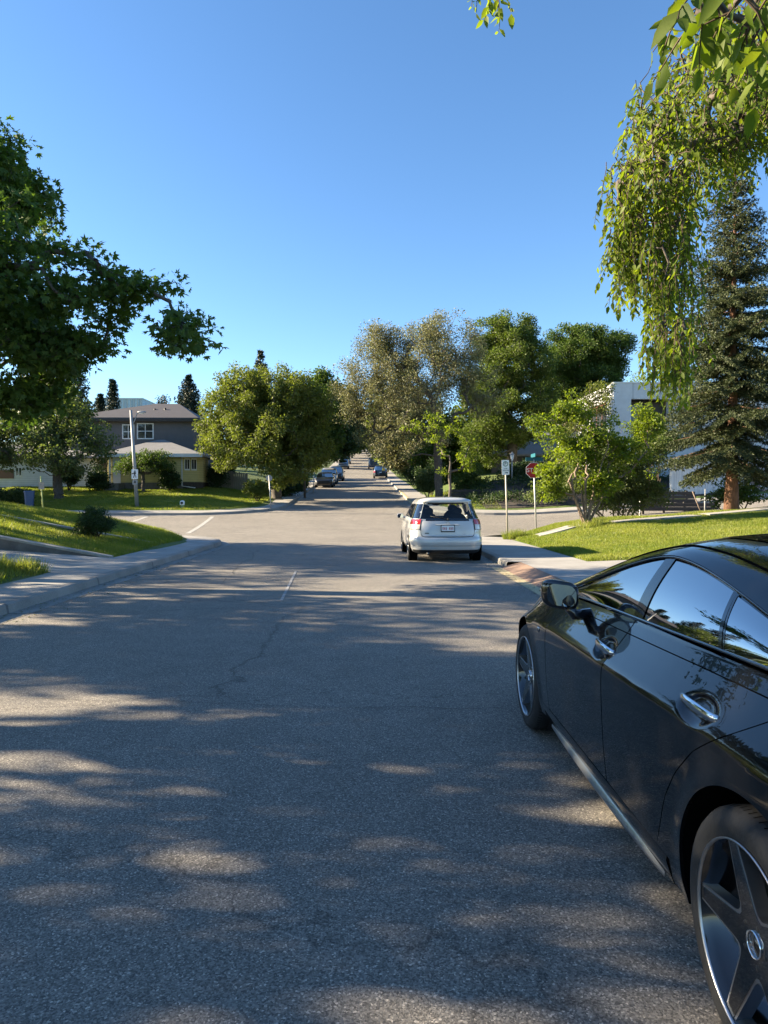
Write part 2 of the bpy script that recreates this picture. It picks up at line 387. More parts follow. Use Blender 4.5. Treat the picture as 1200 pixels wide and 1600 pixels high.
# ------------------------------------------------------------------ terrain
_ys = np.arange(-200, 900, 0.5)
_sl = np.interp(_ys, [-200, 22, 36, 46, 90, 108, 232, 246, 300, 900], [0, 0, .078, .065, .066, .092, .10, .03, 0, 0])
_zs = np.concatenate([[0], np.cumsum((_sl[1:] + _sl[:-1]) / 2 * 0.5)])
def Rd(x, y):
    """road level"""
    x = np.asarray(x, float); y = np.asarray(y, float)
    lat = 0.07 * np.where(x > 8, np.sqrt((x - 8) ** 2 + 1) - 1, 0) * sstep(90, 60, y)
    return np.interp(y, _ys, _zs) + np.minimum(lat, 2.5)
def cc(y):
    y = np.asarray(y, float)
    return -0.88 - 0.016 * np.clip(y - 24, 0, 22) - 0.010 * np.clip(y - 46, 0, 400)
HW = 3.87; Y0, Y1 = 26.0, 36.6
RC = {'SW': 4.5, 'SE': 4.2, 'NW': 5.0, 'NE': 4.5}
def block_ab(k, x, y):
    c = cc(y)
    a = (c - HW) - x if k[1] == 'W' else x - (c + HW)
    b = Y0 - y if k[0] == 'S' else y - Y1
    return a, b
def block_d(k, x, y):
    a, b = block_ab(k, x, y); r = RC[k]
    return np.where((a > r) & (b > r), np.minimum(a, b), r - np.hypot(np.maximum(r - a, 0), np.maximum(r - b, 0)))
SWD = (12.9, 16.0)          # driveway in the near left block (y range)
SED = (8.6, 14.75)          # driveway in the near right block
def lawn_h(k, x, y):
    x = np.asarray(x, float); y = np.asarray(y, float)
    if k == 'SW':
        a = np.maximum(-5.9 - x, 0)
        low = 0.12 + np.minimum(0.30 * a, 0.5) + 0.04 * np.maximum(a - 1.7, 0)
        drv = 0.10 + 0.075 * a
        up = 0.12 + 0.165 * np.minimum(a, 9) + 0.03 * np.clip(y - 17, 0, 6) * np.minimum(a / 3, 1) + 0.05 * np.sin(x * 0.9) * np.sin(y * 0.7)
        up = up - 0.35 * sstep(23.2, 25.2, y) * np.minimum(a / 4, 1)
        h = np.where(y < SWD[0], low, np.where(y < SWD[1] + 0.2, drv - 0.05, up))
        s = sstep(SWD[0] + 0.05, SWD[0] - 0.35, y)
        return np.where(y < SWD[0], drv - 0.05 + (low - drv + 0.05) * s, h)
    if k == 'SE':
        a = np.maximum(x - 4.7, 0)
        h = 0.13 + 0.075 * a + 0.34 * sstep(16.5, 25, y) * np.minimum(a / 2, 1) + 0.03 * np.sin(x * 0.8 + 1) * np.sin(y * 0.6) * np.minimum(a, 1)
        s = sstep(SED[1] + 0.25, SED[1] - 0.05, y) * sstep(SED[0] - 0.25, SED[0] + 0.05, y) 
        return h * (1 - s) + s * (0.06 + 0.03 * a)
    if k == 'NW':
        b = np.maximum(y - 38.2, 0)
        a = np.maximum(-7.2 - x, 0)
        return Rd(x, y) + 0.14 + np.minimum(0.05 * b, 0.75) * np.minimum(a / 5, 1) + 0.10 * np.exp(-((x + 10) ** 2 / 12 + (y - 43) ** 2 / 10)) + np.where(y > 60, 0.05 * np.minimum(a, 40), 0)
    b = np.maximum(y - 38.2, 0); a = np.maximum(x - 4.7, 0)
    return Rd(x, y) + 0.14 + np.minimum(0.20 * b, 1.25) * np.minimum(a / 4, 1) + np.where(y > 60, 0.04 * np.minimum(a, 40), 0)
SWALK = {'SW': 1.2, 'SE': 1.75, 'NW': 1.5, 'NE': 1.7}
def ground_z(x, y):
    x = np.asarray(x, float); y = np.asarray(y, float)
    z = Rd(x, y) - 0.07
    for k in RC:
        d = block_d(k, x, y)
        s = sstep(0.45, SWALK[k] - 0.15, d)
        z = z + np.where(d > 0, s * (lawn_h(k, x, y) - (Rd(x, y) - 0.07)), 0)
    return z
def gz(x, y): return float(ground_z(np.array([x]), np.array([y]))[0])
def lines(*seg):
    out = [seg[0][0]]
    for a, b, st in seg:
        n = max(1, round((b - a) / st)); out += [a + (b - a) * (i + 1) / n for i in range(n)]
    return np.array(out)
def height_sheet(name, xs, ys, zf, mat, keep=None, xoff=None):
    X, Y = np.meshgrid(xs, ys, indexing='ij')
    if xoff is not None: X = X + xoff(Y)
    V = np.stack([X, Y, zf(X, Y)], -1).reshape(-1, 3)
    nx, ny = len(xs), len(ys)
    i, j = np.meshgrid(np.arange(nx - 1), np.arange(ny - 1), indexing='ij')
    a = (i * ny + j)
    Fc = np.stack([a, a + ny, a + ny + 1, a + 1], -1)
    if keep is not None:
        cx = (xs[:-1] + xs[1:])[:, None] / 2; cy = (ys[:-1] + ys[1:])[None] / 2
        Fc = Fc[keep(cx, cy)]
    return mesh_np(name, V, Fc.reshape(-1, 4), mat, smooth=True)
gx = lines((-900, -100, 100), (-100, -40, 5), (-40, -16, 1), (-16, 20, 0.25), (20, 40, 1), (40, 100, 5), (100, 900, 100))
gy = lines((-300, -20, 20), (-20, 2, 1), (2, 30, 0.25), (30, 62, 0.5), (62, 120, 2), (120, 320, 5), (320, 1500, 60))
tag(height_sheet('ground', gx, gy, ground_z, M['ground']), kind='structure')
rx = lines((-70, -9, 3), (-9, -5.25, 0.75), (-5.25, 5.25, 0.525), (5.25, 9, 0.75), (9, 60, 3))
ry = lines((-40, 20, 2), (20, Y0 - 1.35, 0.665), (Y0 - 1.35, Y1 + 1.35, 0.53), (Y1 + 1.35, 60, 0.9), (60, 330, 3))
def rkeep(cx, cy): return (np.abs(cx) < 5.25) | ((cy > Y0 - 1.35) & (cy < Y1 + 1.35))
tag(height_sheet('road', rx, ry, Rd, M['asphalt'], rkeep, cc), kind='structure')

# kerbs, gutters and pavements: ribbons that follow each block's edge
def kerb_path(k, y_end, x_end, y_start=None, step=0.6):
    """from along the main road, round the corner, to along the cross street: list of (x, y, nx, ny) with n pointing into the block"""
    r = RC[k]; sx = -1 if k[1] == 'W' else 1; sy = -1 if k[0] == 'S' else 1
    yk = Y0 if k[0] == 'S' else Y1
    pts = []
    yc = yk + sy * r
    n = int(abs(y_end - yc) / (step if abs(y_end - yc) < 60 else 3)); n = max(n, 2)
    for i in range(n):
        y = y_end + (yc - y_end) * i / n
        pts.append((float(cc(y)) + sx * HW, y, sx, 0.0))
    xc = float(cc(yc)) + sx * (HW + r)
    for i in range(15):
        t = math.pi / 2 * i / 14
        pts.append((xc - sx * r * math.cos(t), yc - sy * r * math.sin(t), sx * math.cos(t), sy * math.sin(t)))
    m = max(2, int(abs(x_end - xc) / 1.0))
    for i in range(1, m + 1): pts.append((xc + (x_end - xc) * i / m, yk, 0.0, float(sy)))
    return pts
def ribbon(name, path, prof, mat, drop=None):
    """prof: list of (inset, height above road); drop(x,y)->0..1 lowers the kerb"""
    vs, fs = [], []; n = len(prof)
    for x, y, nx, ny in path:
        for d, h in prof:
            px, py = x + nx * d, y + ny * d
            hh = h
            if drop is not None: hh = h * (1 - drop(x, y)) + min(h, 0.012 + 0.0 * h) * drop(x, y) if h > 0.02 else h
            vs.append((px, py, float(Rd(px, py)) + hh))
    for i in range(len(path) - 1):
        for j in range(n - 1):
            fs.append((i * n + j, (i + 1) * n + j, (i + 1) * n + j + 1, i * n + j + 1))
    b = MB(); b.add(vs, fs, False)
    o = b.build(name, mat); return tag(o, kind='structure')
KP = [(-0.30, 0.004), (-0.02, 0.004), (0.0, 0.115), (0.03, 0.133), (0.16, 0.134)]
def WP(wd): return [(0.16, 0.130), (wd, 0.137), (wd + 0.02, 0.02)]
pSW = kerb_path('SW', -12, -40); ribbon('kerb', pSW, KP, M['kerbstone'])
ribbon('pavement', pSW, WP(SWALK['SW']), M['concrete'])
pSEa = [(float(cc(y)) + HW, y, 1.0, 0.0) for y in np.linspace(SED[1], 21.8, 12)]
pSE = pSEa[:-1] + kerb_path('SE', 21.8, 34)[0:]
pSE = [p for i, p in enumerate(pSE) if i == 0 or (abs(p[0] - pSE[i - 1][0]) + abs(p[1] - pSE[i - 1][1])) > 1e-4]
ribbon('kerb', pSE, KP, M['kerbstone'])
pw = [p for p in pSE if p[1] < 24.6 and p[0] < 5.4]
ribbon('pavement', pw, WP(1.75), M['concrete'])
pSE0 = [(float(cc(y)) + HW, y, 1.0, 0.0) for y in np.linspace(-12, SED[0], 20)]
ribbon('kerb', pSE0, KP, M['kerbstone']); ribbon('pavement', pSE0, WP(1.75), M['concrete'])
pNW = kerb_path('NW', 300, -60); ribbon('kerb', pNW, KP, M['kerbstone']); ribbon('pavement', pNW, WP(1.5), M['concrete'])
pNE = kerb_path('NE', 300, 45); ribbon('kerb', pNE, KP, M['kerbstone']); ribbon('pavement', pNE, WP(1.7), M['concrete'])
# kerb end stone, apron and driveway on the right
kx = float(cc(12)) + HW
def strip(name, mat, x0, x1, y0, y1, zf, n=(6, 12)):
    b = MB(); b.grid(lambda u, v: (x0 + (x1 - x0) * u, y0 + (y1 - y0) * v, zf(x0 + (x1 - x0) * u, y0 + (y1 - y0) * v)), n[0], n[1], False)
    return tag(b.build(name, mat), kind='structure')
strip('apron_edge', M['paint_yellow'], kx - 0.34, kx - 0.14, SED[0] + .02, SED[1] - 0.02, lambda x, y: 0.006 + 0.05 * (x - kx + 0.34))
strip('driveway_apron', M['brick_paver'], kx - 0.14, kx + 0.30, SED[0] + .02, SED[1] - 0.02, lambda x, y: 0.016 + 0.25 * (x - kx + 0.14))
strip('pavement', M['concrete'], kx + 0.30, 4.75, SED[0] + .02, SED[1] - 0.02, lambda x, y: 0.126 + 0.008 * (x - kx))
strip('driveway', M['concrete'], 4.75, 22, SED[0] + .02, SED[1] - 0.02, lambda x, y: 0.1385 + 0.035 * (x - 4.75))
# driveway on the left
strip('driveway', M['concrete'], -20, -5.93, SWD[0] + 0.02, SWD[1] - 0.02, lambda x, y: 0.128 + 0.075 * (-5.9 - x), (14, 8))
# garden path on the right lawn
def path_piece(pts, wdt, name='garden_path', th=0.10):
    b = MB(); vs = []; fs = []
    for x, y, z in pts:
        for dy, dz in ((-wdt / 2, -th), (-wdt / 2, 0), (wdt / 2, 0), (wdt / 2, -th)): vs.append((x, y + dy, z + dz))
    n = len(pts)
    for i in range(n - 1):
        for j in range(3): fs.append((i * 4 + j, (i + 1) * 4 + j, (i + 1) * 4 + j + 1, i * 4 + j + 1))
    fs += [(0, 1, 2, 3), tuple((n - 1) * 4 + j for j in (3, 2, 1, 0))]
    b.add(vs, fs); return tag(b.build(name, M['concrete']), kind='structure')
def gpath(x0, y0, x1, y1, up, n=10):
    out = []
    for i in range(n + 1):
        x = x0 + (x1 - x0) * i / n; y = y0 + (y1 - y0) * i / n
        out.append((x, y, gz(x, y) + up))
    return out
path_piece(gpath(5.5, 22.2, 7.2, 22.7, 0.03), 0.9)
path_piece(gpath(8.1, 22.7, 11.2, 23.2, 0.035), 0.9)
path_piece(gpath(11.5, 23.25, 16.5, 23.9, 0.05), 0.9)
# ---- painted lines
def mark(name, p0, p1, wd, mat, up=0.006, n=8):
    b = MB(); a = Vector((p1[0] - p0[0], p1[1] - p0[1], 0)).normalized(); s = Vector((-a.y, a.x, 0)) * wd / 2
    def fn(u, v):
        x = p0[0] + (p1[0] - p0[0]) * u + s.x * (2 * v - 1); y = p0[1] + (p1[1] - p0[1]) * u + s.y * (2 * v - 1)
        return (x, y, float(Rd(x, y)) + up)
    b.grid(fn, n, 1, False); return tag(b.build(name, mat), kind='structure')
M['paint_cross'] = solid('faded_crosswalk_paint', (0.33, 0.32, 0.30), 0.8, var=0.4, scale=12)
mark('crosswalk_line', (-7.3, 27.6), (-8.2, 35.9), 0.2, M['paint_cross'])
mark('crosswalk_line', (-11.2, 27.4), (-11.6, 35.9), 0.2, M['paint_cross'])
M['paint_worn'] = solid('worn_road_paint', (0.30, 0.295, 0.285), 0.8, var=0.45, scale=30)
mark('lane_mark', (-1.30, 10.1), (-1.52, 14.2), 0.045, M['paint_worn'])
# thin wandering cracks in the asphalt
def crack(name, x0, y0, x1, y1, wd, seed, n=60, amp=0.10):
    rg = random.Random(seed); b = MB(); vs = []; dx, dy = x1 - x0, y1 - y0; L = math.hypot(dx, dy); nx, ny = -dy / L, dx / L; o = 0
    for i in range(n + 1):
        o = o * .85 + rg.uniform(-amp, amp) * .35; w2 = wd * rg.uniform(.35, 1) / 2
        for s in (-1, 1):
            x = x0 + dx * i / n + nx * (o + s * w2); y = y0 + dy * i / n + ny * (o + s * w2); vs.append((x, y, float(Rd(x, y)) + .005))
    b.add(vs, [(2 * i, 2 * i + 1, 2 * i + 3, 2 * i + 2) for i in range(n)]); return tag(b.build(name, M['crack']), kind='structure')
M['crack'] = solid('dark_crack', (0.03, 0.028, 0.026), 0.9, var=0.3)
crack('road_crack', -3.4, 5.25, 1.0, 4.85, 0.006, 1, 110, 0.05)
crack('road_crack', -2.6, 12.2, -3.3, 20.5, 0.014, 2, 90); crack('road_crack', 1.3, 24.0, 2.0, 33.0, 0.05, 3, 90, .2); crack('road_crack', -4.4, 30.2, 2.6, 29.0, 0.045, 4, 90, .2); crack('road_crack', 1.5, 28.5, 4.6, 31.5, 0.045, 5, 60, .2)
# yellow no-parking kerb paint, and wear, on the far right kerb
pY = [p for p in kerb_path('NE', 58, 20) if 41.5 < p[1] < 58 and p[3] == 0]
ribbon('yellow_kerb_line', pY, [(-0.012, 0.06), (-0.004, 0.118), (0.03, 0.137), (0.17, 0.138)], M['paint_yellow'])

# ---- retaining walls in the near left lawn: each has a cap
def low_wall(label, x0, x1, y, th, top, bot, name='retaining_wall'):
    t = thing(name, label, 'wall', ((x0 + x1) / 2, y, bot((x0 + x1) / 2)))
    off = -Vector(t.location)
    for nm, mat, lo, hi, e in (('wall_body', M['retaining'], lambda x: bot(x) - 0.15, lambda x: top(x) - 0.05, 0), ('wall_cap', M['wall_cap'], lambda x: top(x) - 0.05, top, 0.025)):
        b = MB(); n = 24; vs = []; fs = []
        for i in range(n + 1):
            x = x0 + (x1 - x0) * i / n + (e if i == n else 0)
            for yy, zz in ((y - th / 2 - e, lo(x)), (y - th / 2 - e, hi(x)), (y + th / 2 + e, hi(x)), (y + th / 2 + e, lo(x))):
                vs.append(Vector((x, yy, zz)) + off)
        for i in range(n):
            for j in range(4): fs.append((i * 4 + j, (i + 1) * 4 + j, (i + 1) * 4 + (j + 1) % 4, i * 4 + (j + 1) % 4))
        fs += [(0, 1, 2, 3), tuple(n * 4 + j for j in (3, 2, 1, 0))]
        b.add(vs, fs); b.build(nm, mat, t)
    return t
low_wall('low grey retaining wall with pale cap along the left driveway', -20, -6.05, SWD[1] + 0.06, 0.22, lambda x: 0.17 + 0.185 * (-6.05 - x), lambda x: 0.10 + 0.06 * (-6.05 - x))
low_wall('thin pale garden kerb across the grass mound behind the dark juniper', -20, -6.3, 19.9, 0.14, lambda x: 0.20 + 0.185 * (-6.05 - x), lambda x: 0.1 + 0.16 * (-6.05 - x), 'garden_kerb')

# ---- grass blades on the lawns the photograph shows
def blades(name, n, region, hmin, hmax, wd, keep, seed, dens=None):
    rg = np.random.default_rng(seed)
    x = rg.uniform(region[0], region[1], n); y = rg.uniform(region[2], region[3], n)
    k = keep(x, y); x, y = x[k], y[k]
    if dens is not None:
        k = rg.random(len(x)) < dens(x, y); x, y = x[k], y[k]
    n = len(x); z = ground_z(x, y) - 0.01
    h = rg.uniform(hmin, hmax, n) * (0.75 + 0.5 * np.sin(x * 1.7) * np.sin(y * 1.3 + 1) ** 2 + 0.25)
    t = rg.uniform(0, 2 * np.pi, n); lean = rg.uniform(0.1, 0.7, n) * h; la = rg.uniform(0, 2 * np.pi, n)
    w2 = wd * rg.uniform(0.6, 1.3, n) / 2
    c, s = np.cos(t) * w2, np.sin(t) * w2
    V = np.stack([np.stack([x - c, y - s, z], 1), np.stack([x + c, y + s, z], 1), np.stack([x + lean * np.cos(la), y + lean * np.sin(la), z + h], 1)], 1)
    return tag(mesh_np(name, V.reshape(-1, 3), np.arange(n * 3).reshape(-1, 3), M['grass']), kind='stuff')
def kSE(x, y):
    d = block_d('SE', x, y)
    path = ((np.abs(y - (22.2 + (x - 5.5) * .294)) < .47) & (x > 5.5) & (x < 7.2)) | ((np.abs(y - (22.7 + (x - 8.1) * .161)) < .47) & (x > 8.1) & (x < 11.2)) | ((np.abs(y - (23.25 + (x - 11.5) * .13)) < .47) & (x > 11.5) & (x < 16.5))
    inb = np.where(y < 23.2, d > 1.78, d > 0.2)
    return inb & (y > SED[1] + 0.05) & ~path
blades('grass', 300000, (4.6, 18, 14.8, 25.9), 0.04, 0.085, 0.02, kSE, 3)
def kSW(x, y):
    d = block_d('SW', x, y)
    return (d > 1.22) & ((y < SWD[0] - 0.1) | (y > SWD[1] + 0.2)) & (np.abs(y - 19.9) > 0.1)
blades('grass', 260000, (-15, -5.8, 8, 25), 0.05, 0.13, 0.014, kSW, 4, lambda x, y: 0.75)
blades('grass', 140000, (-26, -5, 38, 51), 0.06, 0.14, 0.035, lambda x, y: block_d('NW', x, y) > 1.55, 5)
blades('grass', 50000, (4, 16, 38, 50), 0.06, 0.14, 0.03, lambda x, y: (block_d('NE', x, y) > 1.75) & (x < 7.5), 6)
# tall tufts by the pole and at pavement edges
blades('grass', 2600, (6.2, 8.2, 21.3, 23.3), 0.15, 0.38, 0.018, lambda x, y: np.hypot(x - 7.1, y - 22.3) < .55, 10)
blades('grass', 2600, (4.3, 5.4, 22.1, 23.4), 0.12, 0.3, 0.016, lambda x, y: np.hypot(x - 4.85, y - 22.8) < .38, 8)
blades('grass', 30000, (-8.4, -5.85, 8, 12.85), 0.10, 0.24, 0.015, lambda x, y: (block_d('SW', x, y) > 1.2) & (np.sin(x * 5) * np.sin(y * 3.1) > 0.0), 9)
# earth bank of the far right corner: bare dark soil under the trees
def kbank(x, y): return (block_d('NE', x, y) > 1.85)
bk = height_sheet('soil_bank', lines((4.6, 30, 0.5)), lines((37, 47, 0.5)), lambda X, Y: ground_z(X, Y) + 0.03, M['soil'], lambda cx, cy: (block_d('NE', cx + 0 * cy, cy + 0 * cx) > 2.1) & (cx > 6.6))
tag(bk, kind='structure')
# ------------------------------------------------------------------ trees
def skeleton(root, pts, bf=0.35, seed=0, zbias=0.0):
    """balanced minimum spanning tree from root path through pts -> positions, parents"""
    P = [np.array(p, float) for p in root]; par = [-1] + list(range(len(root) - 1))
    plen = [0.0]
    for i in range(1, len(root)): plen.append(plen[-1] + np.linalg.norm(P[i] - P[i - 1]))
    pts = np.asarray(pts, float); n = len(pts)
    best = np.full(n, np.inf); bpar = np.zeros(n, int); done = np.zeros(n, bool)
    start = max(0, len(root) - max(2, int(len(root) * 0.5)))
    def relax(i):
        d = np.linalg.norm(pts - P[i], axis=1)
        dz = np.maximum(P[i][2] - pts[:, 2], 0)
        c = d + bf * plen[i] + zbias * dz
        m = c < best
        best[m] = c[m]; bpar[m] = i
    for i in range(start, len(root)): relax(i)
    for _ in range(n):
        c = np.where(done, np.inf, best); j = int(np.argmin(c)); done[j] = True
        P.append(pts[j]); par.append(int(bpar[j])); plen.append(plen[bpar[j]] + np.linalg.norm(pts[j] - P[bpar[j]])); relax(len(P) - 1)
    return np.array(P), np.array(par)
def wood_mesh(name, P, par, r_tip, r_max, mat, parent, n_root, pw=0.48, seed=0, jitter=0.06, sides=6, root_mult=1.0):
    rg = np.random.default_rng(seed)
    N = len(P); cnt = np.ones(N)
    for i in range(N - 1, 0, -1): cnt[par[i]] += cnt[i]
    rad = r_tip * cnt ** pw
    rad = np.minimum(rad * (r_max / max(rad[0], 1e-6)) ** (np.log(np.maximum(rad, r_tip) / r_tip) / max(np.log(rad[0] / r_tip), 1e-6)), r_max)
    if root_mult != 1: rad[:n_root] *= root_mult
    b = MB()
    for i in range(1, N):
        a, c = P[par[i]], P[i]; L = np.linalg.norm(c - a)
        if L < 1e-4: continue
        r0 = min(rad[par[i]], rad[i] * 1.35) if i >= n_root else rad[par[i]]
        k = 2 if L < 0.6 else 4
        ts = np.linspace(0, 1, k + 1)
        q = [a + (c - a) * t + (rg.normal(0, jitter * L, 3) if 0 < j < k and i >= n_root else 0) + np.array([0, 0, -0.05 * L * math.sin(math.pi * t)]) * (i >= n_root) for j, t in enumerate(ts)]
        rr = [r0 + (rad[i] - r0) * t for t in ts]
        if i == 1: rr[0] *= 1.35
        b.tube(q, rr, sides if rad[i] > 0.03 else 4, cap=False)
    return b.build(name, mat, parent, fix=False)
def unit(v): return v / np.maximum(np.linalg.norm(v, axis=-1, keepdims=True), 1e-9)
def leaf_verts(p, d, nrm, L, W, fold=0.18):
    """diamond leaf quads: base, left, tip, right"""
    s = unit(np.cross(d, nrm)); m = p + d * L[:, None] * 0.45
    up = unit(np.cross(s, d))
    lift = up * (fold * W)[:, None]
    return np.stack([p, m + s * W[:, None] / 2 + lift, p + d * L[:, None], m - s * W[:, None] / 2 + lift], 1)
def leaf6_verts(p, d, nrm, L, W, droop=0.25):
    s = unit(np.cross(d, nrm)); up = unit(np.cross(s, d))
    def q(t, w_, z): return p + d * (L * t)[:, None] + s * (W * w_)[:, None] + up * (L * z)[:, None]
    base, l1, r1 = q(0, 0, 0), q(.30, .46, .05), q(.30, -.46, .05)
    l2, r2, tip = q(.66, .36, -.02), q(.66, -.36, -.02), q(1.0, 0, -droop)
    m1, m2 = q(.30, 0, 0.0), q(.66, 0, -.07)
    V = np.stack([base, l1, l2, tip, r2, r1, m1, m2], 1)
    return V
L6F = np.array([[0, 6, 1, 1], [1, 6, 7, 2], [2, 7, 3, 3], [0, 5, 6, 6], [5, 4, 7, 6], [4, 3, 7, 7]])
def crown(name, mat, parent, centres, per, rad, L, W, seed, flat=0.0, droop=0.0, clump_stretch=(1, 1, 0.7), palm=0, size_var=0.35, shape=4):
    rg = np.random.default_rng(seed)
    c = np.repeat(np.asarray(centres, float), per, axis=0); n = len(c)
    off = rg.normal(0, 1, (n, 3)); off = unit(off) * (rg.random((n, 1)) ** 0.45) * rad * np.array(clump_stretch)
    p = c + off
    d = unit(unit(off) * 0.8 + rg.normal(0, 0.7, (n, 3)) + np.array([0, 0, -droop]))
    nrm = unit(rg.normal(0, 1, (n, 3)) * (1 - flat) + np.array([0, 0, 1.0]) * (0.6 + flat))
    sz = L * (1 + rg.uniform(-size_var, size_var, n)); wz = W * sz / L
    if palm:
        s = unit(np.cross(d, nrm)); nn = unit(np.cross(s, d)); out = []
        for k, a in enumerate(np.linspace(-1.45, 1.45, palm)):
            dd = unit(d * math.cos(a) + s * math.sin(a) + np.array([0, 0, -0.25]))
            out.append(leaf_verts(p, dd, nn, sz * (1 - 0.28 * abs(a) / 1.4), wz * 0.42))
        V = np.stack(out, 1).reshape(-1, 3)
        # five leaflets share their base so that one leaf is one island in tone
        Fc = np.arange(len(V)).reshape(-1, 4)
        return mesh_np(name, V, Fc, mat, parent)
    if shape == 6:
        V = leaf6_verts(p, d, nrm, sz, wz); base = np.arange(n)[:, None, None] * 8
        Q = L6F.copy(); tri = [[0, 6, 1], [2, 7, 3], [0, 5, 6], [4, 3, 7]]
        F3 = np.array([[0, 6, 1], [1, 6, 7], [1, 7, 2], [2, 7, 3], [0, 5, 6], [5, 4, 7], [5, 7, 6], [4, 3, 7]])
        return mesh_np(name, V.reshape(-1, 3), (base + F3[None]).reshape(-1, 3), mat, parent)
    V = leaf_verts(p, d, nrm, sz, wz)
    return mesh_np(name, V.reshape(-1, 3), np.arange(n * 4).reshape(-1, 4), mat, parent)
def blob_points(blobs, n, seed, shell=0.5, gap=0.35, gscale=0.8):
    """points in the outer part of a set of ellipsoids ((x,y,z),(rx,ry,rz)), thinned by a smooth gap field"""
    rg = np.random.default_rng(seed)
    vol = np.array([b[1][0] * b[1][1] * b[1][2] for b in blobs]) ** 0.75
    pick = rg.choice(len(blobs), n * 3, p=vol / vol.sum())
    u = unit(rg.normal(0, 1, (n * 3, 3))); r = shell + (1 - shell) * rg.random((n * 3, 1)) ** 0.6
    r = np.where(rg.random((n * 3, 1)) < 0.2, rg.random((n * 3, 1)) ** 0.4 * shell, r)
    B = np.array([b[0] for b in blobs])[pick]; E = np.array([b[1] for b in blobs])[pick]
    p = B + u * r * E
    ph = rg.uniform(0, 6.28, 6); k = gscale
    fld = np.sin(p[:, 0] * 2.1 * k + ph[0]) * np.sin(p[:, 2] * 2.3 * k + ph[1]) + np.sin(p[:, 1] * 1.9 * k + ph[2] + p[:, 0] * k) * np.sin(p[:, 2] * 1.3 * k + ph[3])
    p = p[fld > np.quantile(fld, gap)]
    return p[:n]
def broadleaf(name, label, base, blobs, n_cl, per, rad, L, W, leaf, bark, r_trunk, fork=0.35, seed=1, group=None, cat='tree', bf=0.35, palm=0, droop=0.0,
              shell=0.5, gap=0.3, gscale=0.8, lean=(0, 0), stretch=(1, 1, 0.7), r_tip=0.012, extra=None, shape=4, flat=0.0, fork_z=None):
    base = Vector(base); t = thing(name, label, cat, base, 0, group)
    off = np.array(base)
    pts = blob_points(blobs, n_cl, seed, shell, gap, gscale)
    if extra is not None: pts = np.concatenate([pts, np.asarray(extra)])
    pts = pts - off
    top = np.average(pts, axis=0); zmin = pts[:, 2].min()
    fz = fork_z if fork_z is not None else max(0.4, zmin + (pts[:, 2].max() - zmin) * fork)
    k = 7
    root = [(lean[0] * (i / k) ** 1.3 + 0.03 * math.sin(i * 2.1 + seed), lean[1] * (i / k) ** 1.3, -0.15 + (fz + 0.15) * i / k) for i in range(k + 1)]
    P, par = skeleton(root, pts, bf, seed)
    wood_mesh('trunk', P, par, r_tip, r_trunk, bark, t, k + 1, seed=seed)
    crown('crown', leaf, t, pts, per, rad, L, W, seed + 50, flat=flat, droop=droop, palm=palm, clump_stretch=stretch, shape=shape)
    return t
def spruce(name, label, base, h, r_base, z0, seed, leaf, whorls=22, per=7, tl=0.15, tw=0.035, r_trunk=0.2, bark=None, dens=1.0, group=None, droop=0.35, narrow=1.0, pw=0.85, rep=3):
    rg = np.random.default_rng(seed)
    t = thing(name, label, 'tree', base, 0, group)
    b = MB(); b.tube([(0.02 * math.sin(i), 0.02 * math.cos(i * 1.3), h * i / 10 - (0.15 if i == 0 else 0)) for i in range(11)], [r_trunk * (1 - 0.97 * i / 10) * (1.25 if i == 0 else 1) for i in range(11)], 10)
    Ps, Ds = [], []
    for wi in range(whorls):
        f = wi / (whorls - 1); z = z0 + (h - z0) * (f ** 0.92) * 0.985
        Lb = r_base * ((1 - f) ** pw) * (0.9 + 0.1 * math.sin(wi * 2.2)) + 0.12
        if f < 0.12: Lb *= 0.75 + 2 * f
        for bi in range(per):
            a = 2 * math.pi * (bi + rg.uniform(-.3, .3)) / per + wi * 0.9
            l = Lb * rg.uniform(0.65, 1.12); zz = z + rg.uniform(-.5, .5) * (h - z0) / whorls
            rise = 0.35 * f + 0.05 - droop * (1 - f)
            n = max(4, int(l / 0.11)); ts = np.linspace(0.06, 1, n)
            ax = np.stack([math.cos(a) * l * ts, math.sin(a) * l * ts, zz + l * (rise * ts - 0.25 * (1 - f) * ts ** 2 + 0.22 * ts ** 3)], 1)
            b.tube([ax[0] * [0, 0, 1], ax[n // 2], ax[-1]], [0.012 + 0.010 * l, 0.008 + 0.005 * l, 0.004], 4, False)
            side = np.array([-math.sin(a), math.cos(a), 0.0]); fwd = np.array([math.cos(a), math.sin(a), 0.0])
            for j in range(n):
                tl2 = min(0.62, 0.42 * l) * max(math.sin(math.pi * min(1, 0.18 + 0.82 * (1 - ts[j]))), 0.7 if ts[j] < 0.5 else 0) + 0.10
                for sg in (-1, 1):
                    m = max(2, int(tl2 / 0.085 * dens)); q = np.linspace(0, 1, m)
                    dirv = side * sg * 0.85 + fwd * 0.6 + np.array([0, 0, -0.45 - 0.3 * rg.random()])
                    pp = ax[j] + dirv * (tl2 * q)[:, None] + rg.normal(0, 0.02, (m, 3))
                    Ps.append(pp); Ds.append(np.repeat(dirv[None], m, 0))
    p = np.concatenate(Ps); d0 = unit(np.concatenate(Ds)); n = len(p)
    p = np.repeat(p, rep, 0); d0 = np.repeat(d0, rep, 0); n = len(p)
    d = unit(d0 * 0.9 + rg.normal(0, 0.55, (n, 3))); nrm = unit(rg.normal(0, 1, (n, 3)))
    V = leaf_verts(p, d, nrm, tl * rg.uniform(.7, 1.2, n), np.full(n, tw), 0.1)
    b.build('trunk', bark or M['bark'], t, fix=False)
    mesh_np('crown', V.reshape(-1, 3), np.arange(n * 4).reshape(-1, 4), leaf, t)
    return t
